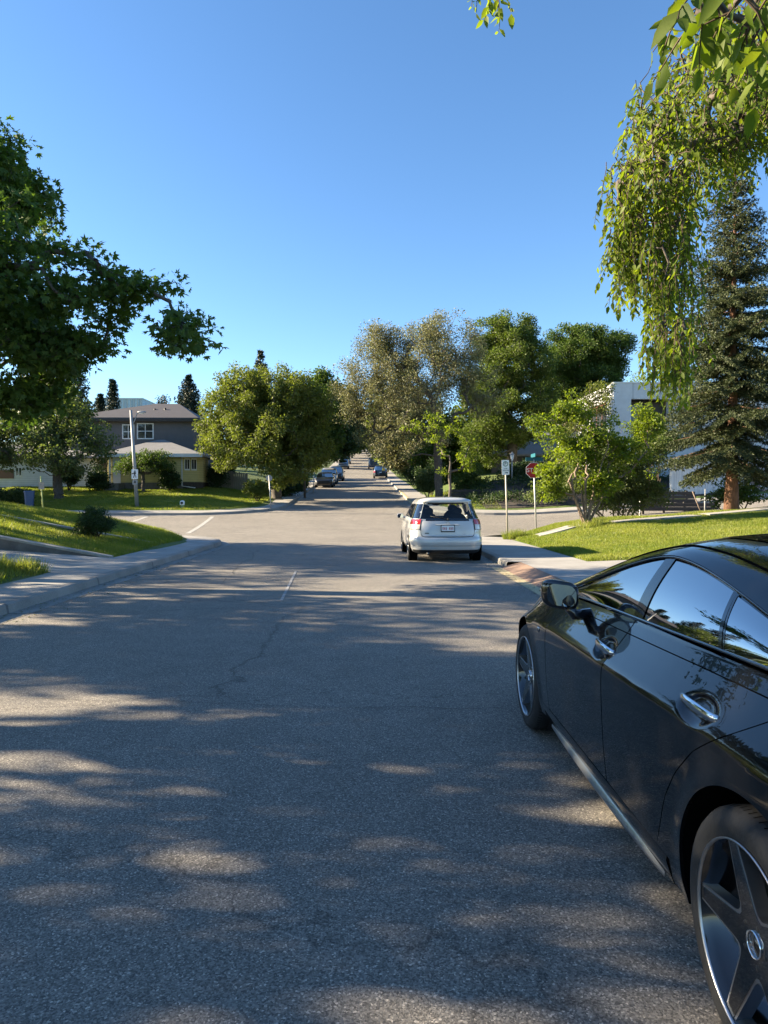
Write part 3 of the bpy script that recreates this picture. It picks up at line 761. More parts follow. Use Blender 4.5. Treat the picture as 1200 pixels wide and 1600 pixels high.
def pb(px, py, Y, rx_px, rz_px, ry=None):
    """an ellipsoid blob seen at pixel (px,py) at depth Y with pixel radii"""
    c = at(px, py, Y); s = Y / F
    return ((c.x, c.y, c.z), (rx_px * s, ry if ry else rx_px * s, rz_px * s))
def gbase(px, Y): 
    x = atx(px, Y); return (x, Y, gz(x, Y))

# --- near left chestnut whose crown hangs over the pavement
Yc = 11.6
bl = [pb(8, 320, 12, 78, 92, 2.2), pb(-60, 300, 12.5, 110, 120, 2.4), pb(45, 450, 11.6, 95, 80, 2.0), pb(-40, 480, 12, 130, 110, 2.4), pb(140, 440, 11.4, 55, 40, 1.2),
      pb(245, 438, 11.2, 44, 16, 0.6), pb(205, 455, 11.2, 30, 20, .8), pb(288, 520, 11.0, 34, 42, 0.6), pb(262, 490, 11.0, 22, 18, 0.5), pb(150, 485, 11.4, 48, 30, 1.2), pb(120, 530, 11.6, 40, 24, 0.9), pb(172, 378, 11.3, 20, 18, .4), pb(90, 560, 11.6, 40, 24, .9),
      pb(40, 540, 11.8, 80, 60, 1.5), pb(30, 620, 12.0, 60, 36, 1.2), pb(-150, 400, 12.5, 130, 180, 3)]
chx = -8.7
broadleaf('chestnut_tree', 'big dark chestnut tree overhanging the left pavement with a long branch reaching over the road', (chx, 12.0, gz(chx, 12.0)), bl, 820, 42, 0.36, 0.10, 0.08,
          M['leaf_chestnut'], M['bark'], 0.26, 0.3, seed=11, palm=5, droop=0.35, shell=0.35, gap=0.36, gscale=1.2, stretch=(1, 1, 0.6), r_tip=0.008, flat=0.3, fork_z=3.2)
# --- street and garden trees left of the frame: they throw the dappled shade on the near road
def round_tree(x, y, zc, rad, lab, seed, n=260, per=26, gap=0.3, name='garden_tree', leaf='leaf_chestnut', palm=5):
    z = gz(x, y); c = z + zc; r = rad
    bl = [((x, y, c), (r, r, r * .85)), ((x + .4 * r, y + .45 * r, c - .45 * r), (.7 * r, .7 * r, .5 * r)), ((x - .35 * r, y - .4 * r, c - .35 * r), (.75 * r, .7 * r, .55 * r)), ((x + .2 * r, y - .6 * r, c + .15 * r), (.6 * r, .6 * r, .55 * r))]
    return broadleaf(name, lab, (x, y, z), bl, n, per, 0.62, 0.18, 0.13, M[leaf], M['bark'], 0.24, 0.3, seed=seed, palm=palm, droop=0.3, gap=gap, gscale=0.6, shell=0.35, r_tip=0.009, fork_z=max(1.6, zc - r))
round_tree(-9.7, 5.4, 5.0, 2.6, 'dark street tree left of the camera, nearer than the chestnut', 21, 230, 20)
round_tree(-10.4, -1.6, 5.0, 2.8, 'dark street tree beside the camera on the left', 22)
round_tree(-10.4, -8.6, 5.8, 3.0, 'dark street tree behind the camera on the left', 20)
round_tree(-16.5, 10.0, 5.4, 2.6, 'dark garden tree on the lawn left of the chestnut', 23, 240, 24)
round_tree(-17.0, 5.2, 6.3, 3.0, 'dark garden tree farther from the road than the nearest street tree', 24, 190, 15, 0.35)
round_tree(-17.5, 0.6, 6.3, 3.0, 'dark garden tree level with the camera, farther from the road', 29, 190, 15, 0.35)
round_tree(-16.0, -4.5, 5.0, 3.0, 'dark garden tree behind the camera, farthest from the road', 25, 220, 24)
round_tree(-15.8, 18.4, 4.3, 2.3, 'low dark tree at the top of the left retaining wall', 30, 190, 24, 0.35)
round_tree(-18.0, 22.2, 4.6, 2.7, 'low dark tree on the grass mound left of the juniper', 31, 230, 26, 0.25)
round_tree(-22.5, 17.2, 5.8, 2.6, 'loose garden tree far above the left retaining wall', 26, 110, 16, 0.45)
round_tree(-25.0, 26.6, 5.6, 3.0, 'loose tree beside the left leg of the cross street', 27, 150, 18, 0.45)
round_tree(-33.0, 33.0, 6.2, 3.4, 'loose tree over the left leg of the cross street', 28, 150, 18, 0.4)
round_tree(-28.5, 41.5, 4.6, 2.8, 'dark tree at the far left beyond the hedge', 32, 200, 24, 0.3)
round_tree(-26.0, 43.5, 3.6, 2.0, 'low dark tree between the hedge and the white bungalow', 34, 160, 24, 0.3)
round_tree(-31.0, 47.0, 4.8, 2.8, 'dark tree before the left end of the white bungalow', 33, 200, 24, 0.3)

# --- small tree beyond the cross street on the left, by the white bungalow
b0 = gbase(92, 43); Y = 43
broadleaf('ornamental_tree', 'small spreading tree with a bent trunk in front of the white bungalow', b0, [pb(60, 670, Y, 75, 50), pb(110, 660, Y, 50, 45), pb(140, 690, Y - 1, 42, 32), pb(20, 690, Y, 60, 45), pb(95, 715, Y - 1, 60, 25), pb(-40, 680, Y, 70, 60), pb(100, 622, Y + 1, 30, 18)],
          360, 90, 0.52, 0.15, 0.10, M['leaf_silver'], M['bark'], 0.30, 0.2, seed=31, gap=0.25, r_tip=0.014, lean=(-0.2, 0))
# --- dark conifers behind it
for i, (px, Y, top, rb, z0, lab) in enumerate([(118, 60, 545, 2.4, 1.5, 'dark drooping conifer rising behind the small spreading tree'), (62, 64, 470, 3.0, 1.5, 'tallest dark conifer at the left edge behind the chestnut branches')]):
    b = gbase(px, Y); spruce('spruce_tree', lab, b, atz(top, Y) - b[2], rb, z0, 40 + i, M['needle_dark'], 20, 6, 0.28, 0.09, 0.22, dens=0.55)
b = gbase(178, 72); spruce('columnar_spruce', 'slim columnar spruce standing left of the metal clad block', b, atz(594, 72) - b[2], 1.15, 1.0, 43, M['needle_dark'], 26, 6, 0.24, 0.09, 0.18, dens=0.6, droop=0.1)
b = gbase(158, 74); spruce('columnar_spruce', 'shorter slim spruce half hidden beside the taller columnar spruce', b, atz(618, 74) - b[2], 1.2, 1.0, 44, M['needle_dark'], 22, 6, 0.24, 0.09, 0.18, dens=0.6, droop=0.1)
b = gbase(296, 78); spruce('spruce_tree', 'dark pointed spruce behind the right end of the grey house roof', b, atz(588, 78) - b[2], 3.3, 1.0, 45, M['needle_dark'], 22, 7, 0.30, 0.10, 0.25, dens=0.5, droop=0.2)
for i, (px, top, lab) in enumerate([(246, 618, 'left tuft of two small dark pines above the house ridge'), (258, 617, 'right tuft of two small dark pines above the house ridge')]):
    b = gbase(px, 84); z = atz(top, 84)
    broadleaf('pine_tree', lab, b, [((b[0], 84, z - 1.2), (0.75, 0.75, 1.1)), ((b[0], 84, z - 3.5), (1.3, 1.3, 1.6))], 40, 40, 0.5, 0.3, 0.1, M['needle_dark'], M['bark'], 0.16, 0.4, seed=47 + i)
b = gbase(408, 88); spruce('spruce_tree', 'dark spruce tip peeking above the olive green street tree', b, atz(550, 88) - b[2], 3.0, 1.5, 49, M['needle_dark'], 20, 7, 0.32, 0.11, 0.25, dens=0.45, droop=0.15)

# --- large olive green tree at the far left corner
Y = 47; b0 = gbase(432, Y)
broadleaf('elm_tree', 'broad olive green tree with drooping skirt at the far left street corner', b0, [pb(425, 632, Y, 75, 58), pb(370, 650, Y - 1, 55, 52), pb(468, 640, Y, 52, 55), pb(330, 672, Y - 1, 32, 40), pb(400, 690, Y - 2, 70, 48), pb(455, 700, Y - 1, 55, 42), pb(485, 690, Y, 38, 50), pb(385, 605, Y, 50, 32), pb(345, 700, Y - 1, 22, 30), pb(440, 735, Y - 2, 45, 22)],
          640, 150, 0.52, 0.16, 0.085, M['leaf_willow'], M['bark'], 0.38, 0.25, seed=51, gap=0.10, droop=0.5, r_tip=0.014, stretch=(0.9, 0.9, 0.95))
# --- grey budding tree in the centre
Y = 44; b0 = gbase(686, Y)
broadleaf('budding_elm', 'tall grey budding elm with bare twigs showing, behind the white hatchback', b0, [pb(640, 580, Y, 105, 75), pb(590, 600, Y, 70, 60), pb(690, 560, Y, 70, 72), pb(735, 590, Y, 48, 60), pb(600, 545, Y, 48, 42), pb(680, 522, Y, 38, 36), pb(560, 640, Y, 42, 42), pb(640, 660, Y - 1, 80, 52), pb(610, 700, Y - 1, 36, 26), pb(590, 522, Y, 26, 22), pb(735, 535, Y, 26, 24), pb(548, 612, Y, 30, 34), pb(762, 628, Y, 26, 40), pb(575, 690, Y + 2, 24, 22)],
          1100, 84, 0.46, 0.115, 0.058, M['leaf_bud'], M['bark'], 0.26, 0.15, seed=61, gap=0.15, bf=0.25, r_tip=0.010, shell=0.25, lean=(-0.1, 0), stretch=(1, 1, 1), fork_z=3.4)
# --- young maple with bright leaves in front of it
Y = 39.5; b0 = (atx(703, Y), Y, gz(atx(703, Y), Y))
broadleaf('young_maple', 'young maple with bright green hanging leaves in front of the grey elm trunk', b0, [pb(655, 665, Y, 26, 10), pb(690, 678, Y, 30, 12), pb(690, 700, Y, 18, 14), pb(728, 718, Y, 22, 16), pb(672, 648, Y, 16, 8), pb(700, 660, Y, 24, 10), pb(690, 735, Y, 14, 8), pb(735, 690, Y, 20, 14)],
          60, 34, 0.26, 0.14, 0.09, M['leaf_bright'], M['bark'], 0.09, 0.4, seed=71, gap=0.1, droop=0.6, r_tip=0.008, stretch=(1, 1, .8), fork_z=3.0)
# --- dense green elms behind on the right
Y = 54; b0 = gbase(800, Y)
broadleaf('green_elm', 'tall dense green elm rising right of the grey budding elm', b0, [pb(800, 550, Y, 52, 60), pb(775, 600, Y, 40, 70), pb(830, 590, Y, 45, 60), pb(800, 650, Y, 60, 50), pb(760, 680, Y, 40, 50), pb(770, 530, Y, 28, 34), pb(815, 520, Y, 30, 26)],
          560, 190, 0.60, 0.15, 0.09, M['leaf_olive'], M['bark'], 0.4, 0.25, seed=81, gap=0.15, r_tip=0.016)
Y = 58; b0 = gbase(905, Y)
broadleaf('green_elm', 'broad dark green elm with its crown above the flat white house', b0, [pb(905, 555, Y, 55, 45), pb(950, 550, Y, 38, 38), pb(870, 590, Y, 45, 55), pb(925, 600, Y, 50, 40), pb(880, 640, Y, 50, 40), pb(962, 570, Y, 26, 28), pb(885, 520, Y, 28, 18)],
          560, 190, 0.62, 0.155, 0.095, M['leaf_elm'], M['bark'], 0.4, 0.25, seed=83, gap=0.15, r_tip=0.016)
Y = 39.5; b0 = gbase(926, Y)
broadleaf('birch_tree', 'thin twiggy birch screening the left corner of the flat white house', b0, [pb(928, 640, Y, 30, 34), pb(900, 665, Y, 32, 28), pb(936, 612, Y, 20, 18), pb(925, 690, Y, 34, 24), pb(945, 655, Y, 14, 30)], 260, 40, 0.34, 0.10, 0.06, M['leaf_willow'], M['bark_pale'], 0.09, 0.2, seed=84, gap=0.25, r_tip=0.008)
Y = 66; b0 = gbase(998, Y)
broadleaf('pale_tree', 'thin pale leaved tree top showing above the flat white roof', b0, [pb(995, 600, Y, 18, 30), pb(1010, 615, Y, 18, 22), pb(985, 625, Y, 14, 18)], 60, 26, 0.5, 0.16, 0.09, M['leaf_bright'], M['bark'], 0.12, 0.3, seed=85, gap=0.1, r_tip=0.012)

# --- trees of the street beyond: each a thing of its own
def street_tree(label, px, Y, top, wpx, bot, leaf, seed, n=260, per=90, name='street_tree', dx=0, bx=None):
    b = gbase(px, Y) if bx is None else (bx, Y, gz(bx, Y)); hgt = (bot - top); cy = (top + bot) / 2
    bl = [pb(px + dx, cy, Y, wpx * .8, hgt * .42), pb(px + dx - wpx * .4, cy + hgt * .1, Y, wpx * .55, hgt * .33), pb(px + dx + wpx * .4, cy + hgt * .08, Y, wpx * .55, hgt * .35), pb(px + dx, top + hgt * .25, Y, wpx * .5, hgt * .25), pb(px + dx, bot - hgt * .2, Y, wpx * .7, hgt * .2)]
    rad = 0.75 * max(0.6, Y / 70)
    return broadleaf(name, label, b, bl, n, per, rad, 0.0042 * Y * 0.9, 0.0026 * Y, leaf, M['bark'], 0.3, 0.25, seed=seed, gap=0.15, r_tip=0.018, group='trees lining the far street')
street_tree('dark tree on the left of the far street, just behind the olive tree', 500, 60, 575, 42, 730, M['leaf_elm'], 101, bx=-7.6)
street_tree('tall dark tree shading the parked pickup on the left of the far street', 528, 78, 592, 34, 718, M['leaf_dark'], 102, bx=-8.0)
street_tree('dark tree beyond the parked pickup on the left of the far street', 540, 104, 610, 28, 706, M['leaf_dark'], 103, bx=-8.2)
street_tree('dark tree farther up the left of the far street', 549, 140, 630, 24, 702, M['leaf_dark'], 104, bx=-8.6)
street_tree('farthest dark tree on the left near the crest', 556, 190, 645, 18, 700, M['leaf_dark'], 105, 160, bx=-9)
street_tree('rusty budding tree overhanging the black parked car on the right of the far street', 636, 66, 590, 60, 738, M['leaf_bud'], 106, 300, bx=5.2)
street_tree('olive tree overhanging the right of the far street beyond the black car', 612, 96, 600, 42, 724, M['leaf_willow'], 107, bx=5.0)
street_tree('dim green tree farther up the right of the far street', 596, 140, 630, 30, 709, M['leaf_elm'], 108, bx=4.8)
street_tree('farthest dim tree on the right near the crest', 590, 190, 650, 18, 700, M['leaf_elm'], 109, 160, bx=4.6)
street_tree('green tree standing behind the hedge on the right of the far street', 690, 60, 630, 55, 760, M['leaf_elm'], 110, 260)
street_tree('dark tree behind the olive corner tree and beside the wooden fence', 340, 60, 690, 20, 758, M['leaf_dark'], 111, 120)
street_tree('dark tree filling the gap left of the far dark trees', 466, 70, 600, 40, 735, M['leaf_elm'], 112, 240)
street_tree('dark green tree right of the grey elm, filling the space before the grey bungalow', 742, 62, 600, 50, 765, M['leaf_olive'], 114, 320)
rgx = random.Random(3)
for i, Y in enumerate((118, 128, 155, 170, 208, 226)):
    X = float(cc(Y)) - HW - 3.0 - rgx.uniform(0, 1.2); px = 577 + (X + 2.2) * F / Y; gzp = 778 - (float(Rd(-5, Y)) - H) * F / Y
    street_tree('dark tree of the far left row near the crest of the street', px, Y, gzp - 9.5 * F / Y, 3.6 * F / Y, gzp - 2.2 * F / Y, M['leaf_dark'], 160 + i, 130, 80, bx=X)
for i, Y in enumerate((116, 162, 176, 212, 230)):
    X = float(cc(Y)) + HW + 3.0 + rgx.uniform(0, 1.0); px = 577 + (X - 1.6) * F / Y; gzp = 778 - (float(Rd(3, Y)) - H) * F / Y
    street_tree('dim green tree of the far right row near the crest of the street', px, Y, gzp - 9.0 * F / Y, 3.2 * F / Y, gzp - 2.4 * F / Y, M['leaf_elm'], 170 + i, 130, 80, bx=X)
street_tree('dark tree closing the view above the crest of the street', 568, 265, 640, 22, 700, M['leaf_elm'], 113, 140)

# --- blue spruce on the right lawn
sb = gbase(1143, 24.6)
spruce('blue_spruce', 'tall dusty green spruce with bare reddish trunk base on the right lawn', sb, atz(232, 24.6) - sb[2], 2.6, 2.0, 91, M['needle'], 20, 9, 0.115, 0.024, 0.22, M['bark_red'], dens=1.3, droop=0.36, rep=11)

# --- shrubs
def shrub(name, label, base, blobs, n_cl, per, rad, L, W, leaf, seed, bark='twig', stems=5, spread=0.5, r=0.03, cat='shrub', droop=0.1, gap=0.1, group=None, r_tip=0.005, bf=0.3, stem_h=0.4, shell=0.3):
    base = Vector(base); t = thing(name, label, cat, base, 0, group); rg = np.random.default_rng(seed)
    pts = blob_points(blobs, n_cl, seed, shell, gap, 1.5) - np.array(base)
    pts[:, 2] = np.maximum(pts[:, 2], 0.06)
    ang = np.arctan2(pts[:, 1], pts[:, 0]); first = None; b = MB()
    bins = ((ang + math.pi) / (2 * math.pi) * stems).astype(int) % stems
    for s in range(stems):
        q = pts[bins == s]
        if not len(q): continue
        m = q.mean(0); root = [(0.06 * math.cos(s * 2.4), 0.06 * math.sin(s * 2.4), -0.08)] + [tuple(m * [f * spread, f * spread, f * stem_h] + rg.normal(0, 0.02, 3)) for f in (0.35, 0.7, 1.0)]
        P, par = skeleton(root, q, bf, seed)
        o = wood_mesh('stem', P, par, r_tip, r, M[bark], t, 4, seed=seed + s, jitter=0.09, sides=6)
    crown('foliage', leaf, t, pts, per, rad, L, W, seed + 9, droop=droop)
    return t
Y = 22.4; b0 = gbase(916, Y); 
shrub('maple_shrub', 'tall multi stemmed shrub with bright leaves beside the stop sign on the right lawn', b0,
      [pb(880, 700, Y, 48, 40, .9), pb(930, 690, Y, 50, 45, .9), pb(866, 728, Y, 30, 28, .8), pb(856, 736, Y, 18, 20, .5), pb(856, 734, Y - .3, 17, 20, .4), pb(858, 736, Y - .3, 16, 22, .4), pb(895, 650, Y, 36, 26, .7), pb(885, 630, Y, 22, 16, .5), pb(970, 705, Y + .5, 42, 40, .9), pb(1000, 670, Y + .5, 34, 38, .7), pb(1015, 650, Y + .5, 18, 18, .5), pb(816, 678, Y, 18, 11, .5), pb(905, 745, Y, 60, 22, .8), pb(1005, 720, Y + .6, 30, 24, .6), pb(835, 665, Y, 20, 14, .5), pb(872, 764, Y, 28, 18, .7), pb(945, 772, Y, 34, 16, .8), pb(940, 755, Y, 40, 20, .8), pb(890, 700, Y, 60, 50, 1.1)],
      330, 66, 0.25, 0.09, 0.055, M['leaf_bright'], 121, 'bark_pale', 7, 0.62, 0.042, cat='shrub', r_tip=0.006, gap=0.4, stem_h=0.55)
Y = 27.5
shrub('wild_shrub', 'greyish twiggy thicket behind the bright multi stemmed shrub', gbase(965, Y), [pb(960, 750, Y, 50, 36, 1.0), pb(900, 760, Y, 40, 32, 1.0), pb(1000, 735, Y, 40, 40, 1.0), pb(940, 720, Y, 60, 40, 1.0), pb(850, 770, Y, 25, 20, .6), pb(1020, 700, Y, 26, 34, .7), pb(1010, 775, Y, 40, 22, .9), pb(960, 785, Y, 50, 20, .9)],
      520, 80, 0.30, 0.08, 0.05, M['leaf_silver'], 122, 'bark', 7, 0.7, 0.035, gap=0.15)
Y = 19.0
bx = atx(150, Y); bz = gz(bx, Y)
shrub('juniper_bush', 'dark spiky juniper on the grass beside the left retaining wall', (bx, Y, bz), [((bx, Y, bz + 0.42), (0.46, 0.46, 0.36)), ((bx + .25, Y, bz + 0.28), (0.30, 0.3, 0.24)), ((bx - .1, Y, bz + .68), (.2, .2, .18)), ((bx - .28, Y, bz + .3), (.26, .3, .24))], 150, 60, 0.13, 0.09, 0.018, M['leaf_dark'], 123, 'twig', 5, 0.5, 0.02, droop=-0.5, r_tip=0.003)
Y = 43; 
shrub('round_bush', 'rounded olive bush beside the back of the round sign at the far left corner', gbase(402, Y), [pb(402, 765, Y, 17, 14), pb(392, 762, Y, 12, 12), pb(413, 766, Y, 12, 11)], 80, 60, 0.2, 0.10, 0.06, M['leaf_willow'], 124)
for i, (px, Y, cy, rx, rz, leaf, lab) in enumerate([
    (436, 50, 762, 24, 18, 'leaf_dark', 'dark low bush under the olive corner tree, beside the round sign'),
    (460, 56, 752, 20, 16, 'leaf_dark', 'dark low bush left of the parked pickup under the trees'),
    (265, 47.5, 748, 13, 16, 'leaf_dark', 'dark upright bush against the yellow house wall'),
    (341, 51, 732, 15, 34, 'leaf_dark', 'tall black green bush beside the fence at the house end'),
    (674, 50, 738, 22, 22, 'leaf_dark', 'dark hedge bush behind the bright grass on the far right pavement'),
    (655, 60, 737, 16, 16, 'leaf_dark', 'dark bush beside the black car on the right of the far street'),
    (638, 78, 730, 12, 14, 'leaf_elm', 'green bush farther up the right of the far street'),
    (735, 46, 748, 30, 26, 'leaf_elm', 'green bush to the right of the grey elm trunk'),
    (668, 46, 748, 14, 20, 'leaf_silver', 'pale leaved creeper bush left of the grey elm trunk'),
    (810, 47, 735, 30, 18, 'leaf_dark', 'dark bushes below the garden lamp right of the parking sign'),
    (860, 46, 735, 34, 26, 'leaf_dark', 'dark bush behind the stop sign'),
    (155, 47.5, 748, 14, 20, 'leaf_dark', 'dark bush left of the yellow porch'),
    (108, 47.5, 742, 12, 14, 'leaf_dark', 'dark bush in front of the white bungalow wall'),
    (1022, 37.5, 680, 40, 40, 'leaf_elm', 'green bush before the dark window recess of the white house'),
    (470, 62, 752, 10, 12, 'leaf_elm', 'small bush under the yellow sign')]):
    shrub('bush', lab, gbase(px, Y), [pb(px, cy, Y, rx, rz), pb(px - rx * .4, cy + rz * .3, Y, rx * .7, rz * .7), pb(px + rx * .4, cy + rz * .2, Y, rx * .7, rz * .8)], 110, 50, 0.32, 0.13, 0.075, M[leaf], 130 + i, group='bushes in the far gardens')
Y = 47; b0 = gbase(224, Y)
broadleaf('ornamental_tree', 'little green tree with a forked trunk in front of the yellow house', b0, [pb(232, 728, Y, 34, 17), pb(210, 722, Y, 24, 16), pb(250, 722, Y, 24, 16), pb(235, 712, Y, 22, 12), pb(196, 730, Y, 16, 12)], 150, 60, 0.3, 0.11, 0.065, M['leaf_elm'], M['bark'], 0.13, 0.2, seed=151, gap=0.15)
Y = 26.5; b0 = gbase(1118, Y)
lil = shrub('lilac_bush', 'leafy lilac bush with pale flowers behind the spruce trunk', gbase(1150, 27), [pb(1122, 770, 27, 22, 20, .6), pb(1165, 765, 27, 22, 24, .6), pb(1185, 760, 27, 20, 22, .6), pb(1150, 775, 27, 30, 16, .6)], 110, 30, 0.2, 0.10, 0.07, M['leaf_elm'], 152)
crown('blossom', M['blossom'], lil, np.array([tuple(at(px, py, 26.6) - lil.location) for px, py in ((1170, 745), (1180, 742), (1190, 750), (1160, 750), (1185, 760), (1195, 765), (1175, 755))]), 40, 0.09, 0.03, 0.03, 5)
# hedge at far left
b = MB(); Y = 39.8
hx0, hx1 = atx(-60, Y), atx(46, Y); hz = gz((hx0 + hx1) / 2, Y)
t = thing('hedge', 'long dark clipped hedge at the left edge beyond the cross street', 'hedge', ((hx0 + hx1) / 2, Y, hz))
rg = np.random.default_rng(5); n = 500
pts = np.stack([rg.uniform(hx0, hx1, n) - t.location.x, rg.uniform(-.4, .4, n), rg.uniform(0.1, 0.95, n)], 1)
crown('foliage', M['leaf_dark'], t, pts, 30, 0.22, 0.09, 0.05, 77)
bb = MB()
for i in range(16): 
    x = hx0 + (hx1 - hx0) * (i + .5) / 16 - t.location.x; bb.tube([(x, 0, -.1), (x + .03, .02, .9)], [0.03, 0.012], 5)
bb.build('stem', M['twig'], t)
t.location.z = hz

# hedge along the far right pavement
ys_ = np.linspace(57, 118, 30); t = thing('hedge', 'long dark hedge lining the right pavement of the far street', 'hedge', (float(cc(60)) + HW + 2.9, 57, gz(float(cc(60)) + HW + 2.9, 57)))
rg = np.random.default_rng(15); n = 900; yy = 57 + 61 * rg.random(n) ** 1.2; xx = cc(yy) + HW + 3.1 + rg.normal(0, .55, n)
pts = np.stack([xx, yy, ground_z(xx, yy) + rg.uniform(.1, 1.9, n) * (0.75 + .25 * np.sin(yy * .7))], 1) - np.array(t.location)
crown('foliage', M['leaf_dark'], t, pts, 40, 0.5, 0.17, 0.10, 78)
bb = MB()
for y in np.linspace(57.5, 117, 40):
    x = float(cc(y)) + HW + 3.1; p = np.array((x, y, gz(x, y))) - np.array(t.location); bb.tube([p - np.array((0, 0, .1)), p + np.array((.05, .05, 1.5))], [.06, .02], 5)
bb.build('stem', M['twig'], t)
# low plants on the shaded bank of the far right corner
rg = np.random.default_rng(16); n = 900
xx = rg.uniform(6.0, 24, n); yy = rg.uniform(38.6, 46.5, n); k = (block_d('NE', xx, yy) > 2.2) & (np.sin(xx * 1.3) + np.sin(yy * 1.7 + xx) > -0.7); xx, yy = xx[k], yy[k]
pts = np.stack([xx, yy, ground_z(xx, yy) + rg.uniform(.03, .3, len(xx))], 1)
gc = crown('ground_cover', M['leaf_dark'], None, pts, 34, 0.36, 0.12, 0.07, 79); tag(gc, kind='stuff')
# dry leaves blown along the gutters
rg = np.random.default_rng(17); n = 700
yy = np.concatenate([rg.uniform(2, 22, n), rg.uniform(2, 22, n)]); xx = np.concatenate([cc(yy[:n]) - HW + np.abs(rg.normal(0, .22, n)) + .03, cc(yy[n:]) + HW - np.abs(rg.normal(0, .22, n)) - .03])
k = (yy < 26); P0 = np.stack([xx, yy, Rd(xx, yy) + .012], 1); d = unit(np.stack([rg.normal(0, 1, len(xx)), rg.normal(0, 1, len(xx)), rg.normal(0, .12, len(xx))], 1))
V = leaf_verts(P0, d, unit(np.array([0, 0, 1.0]) + rg.normal(0, .25, (len(xx), 3))), rg.uniform(.02, .06, len(xx)), rg.uniform(.012, .03, len(xx)), .2)
tag(mesh_np('fallen_leaves', V.reshape(-1, 3), np.arange(len(xx) * 4).reshape(-1, 4), M['leaf_bud']), kind='stuff')
# --- overhanging tree on the right: limbs come from a trunk out of frame, its hanging twigs are over the parked black car
tr = Vector((6.1, 3.4, gz(6.1, 3.4)))
tt = thing('weeping_elm', 'weeping elm on the right whose bright hanging twigs fall over the black sedan', 'tree', tr)
rg = np.random.default_rng(900)
A = []   # (px, py, Y, hang length px, leaves size)
def region(n, poly, Y0_, Y1_, hang):
    xs = [p[0] for p in poly]; ys = [p[1] for p in poly]; k = 0
    while k < n:
        x, y = rg.uniform(min(xs), max(xs)), rg.uniform(min(ys), max(ys)); ins = False; j = len(poly) - 1
        for i in range(len(poly)):
            if (poly[i][1] > y) != (poly[j][1] > y) and x < (poly[j][0] - poly[i][0]) * (y - poly[i][1]) / (poly[j][1] - poly[i][1]) + poly[i][0]: ins = not ins
            j = i
        if ins:
            A.append((x, y, rg.uniform(Y0_, Y1_), rg.uniform(*hang))); k += 1
region(120, [(1060, 80), (1095, 50), (1230, 40), (1240, 215), (1120, 215), (1020, 185), (1005, 150), (1030, 105)], 4.7, 6.6, (35, 90))
region(95, [(1000, 150), (1120, 190), (1150, 240), (1090, 290), (1010, 275), (968, 250), (974, 215)], 4.7, 6.2, (35, 80))
region(42, [(962, 250), (1010, 265), (1005, 370), (968, 360), (964, 300)], 5.0, 5.6, (50, 110))
region(22, [(962, 350), (1005, 360), (1000, 420), (970, 420)], 5.0, 5.5, (50, 85))
region(50, [(1090, 120), (1240, 100), (1240, 235), (1150, 225)], 4.9, 6.6, (30, 70))
region(40, [(1005, 260), (1078, 270), (1072, 400), (1010, 400)], 4.8, 5.9, (60, 140))
region(34, [(1012, 380), (1076, 380), (1078, 540), (1022, 520)], 4.8, 5.8, (60, 100))
region(26, [(1012, 500), (1072, 500), (1066, 575), (1010, 570)], 4.8, 5.7, (45, 85))
region(60, [(1085, 20), (1230, 0), (1235, 140), (1075, 130)], 3.6, 5.2, (25, 60))
region(12, [(1130, 200), (1195, 190), (1190, 235), (1140, 240)], 5.0, 6.0, (40, 80))
region(12, [(1180, 60), (1230, 90), (1230, 230), (1185, 180)], 4.6, 6.0, (40, 80))
region(60, [(1200, -60), (1400, -60), (1400, 330), (1210, 260)], 4.6, 7.0, (50, 120))
anch = np.array([tuple(at(px, py, Y)) for px, py, Y, h in A])
near = [(1100, -25, 2.0), (1130, -30, 1.9), (1165, -10, 1.9), (1185, -30, 2.1), (1110, -10, 2.3), (1200, 20, 1.9), (1215, 60, 1.9), (1175, 40, 2.1), (1145, 10, 2.2), (1120, 30, 2.4), (1190, 90, 2.2), (1088, 20, 2.3), (1160, -40, 1.8)]
nanch = np.array([tuple(at(px, py, Y)) for px, py, Y in near])
spr = np.array([tuple(at(px, py, Y)) for px, py, Y in [(748, -30, 3.9), (768, -30, 4.0), (785, -22, 3.9), (775, -8, 3.95)]])
extra = np.array([(tr.x + rg.uniform(-1.5, 3.2), tr.y + rg.uniform(-3, 3), tr.z + rg.uniform(4.6, 7.5)) for _ in range(140)])
lt = np.array(tr)
top = at(1160, -60, 5.6)
root = [(0, 0, -.15), (0.05, .1, .9), (-.1, .2, 1.9), (-.3, .4, 3.0), (-.8, .9, 3.9), (-1.5, 1.5, 4.6)]
mid = [at(1190, 30, 5.6), at(1120, 20, 5.5), at(1060, 60, 5.3), at(1020, 95, 5.3), at(1000, 130, 5.3), at(1010, 230, 5.3), at(1040, 300, 5.3), at(1250, -150, 4.0), at(1200, -160, 3.0), at(1120, -190, 3.1), at(1040, -200, 3.3), at(960, -190, 3.5), at(880, -170, 3.8), at(800, -100, 3.95)]
allp = np.concatenate([np.array([tuple(m) for m in mid]), anch, nanch, spr, extra]) - lt
P, par = skeleton(root, allp, 0.04, 3)
wood_mesh('trunk', P, par, 0.0034, 0.085, M['bark'], tt, 6, seed=5, jitter=0.05, pw=0.42, root_mult=2.6)
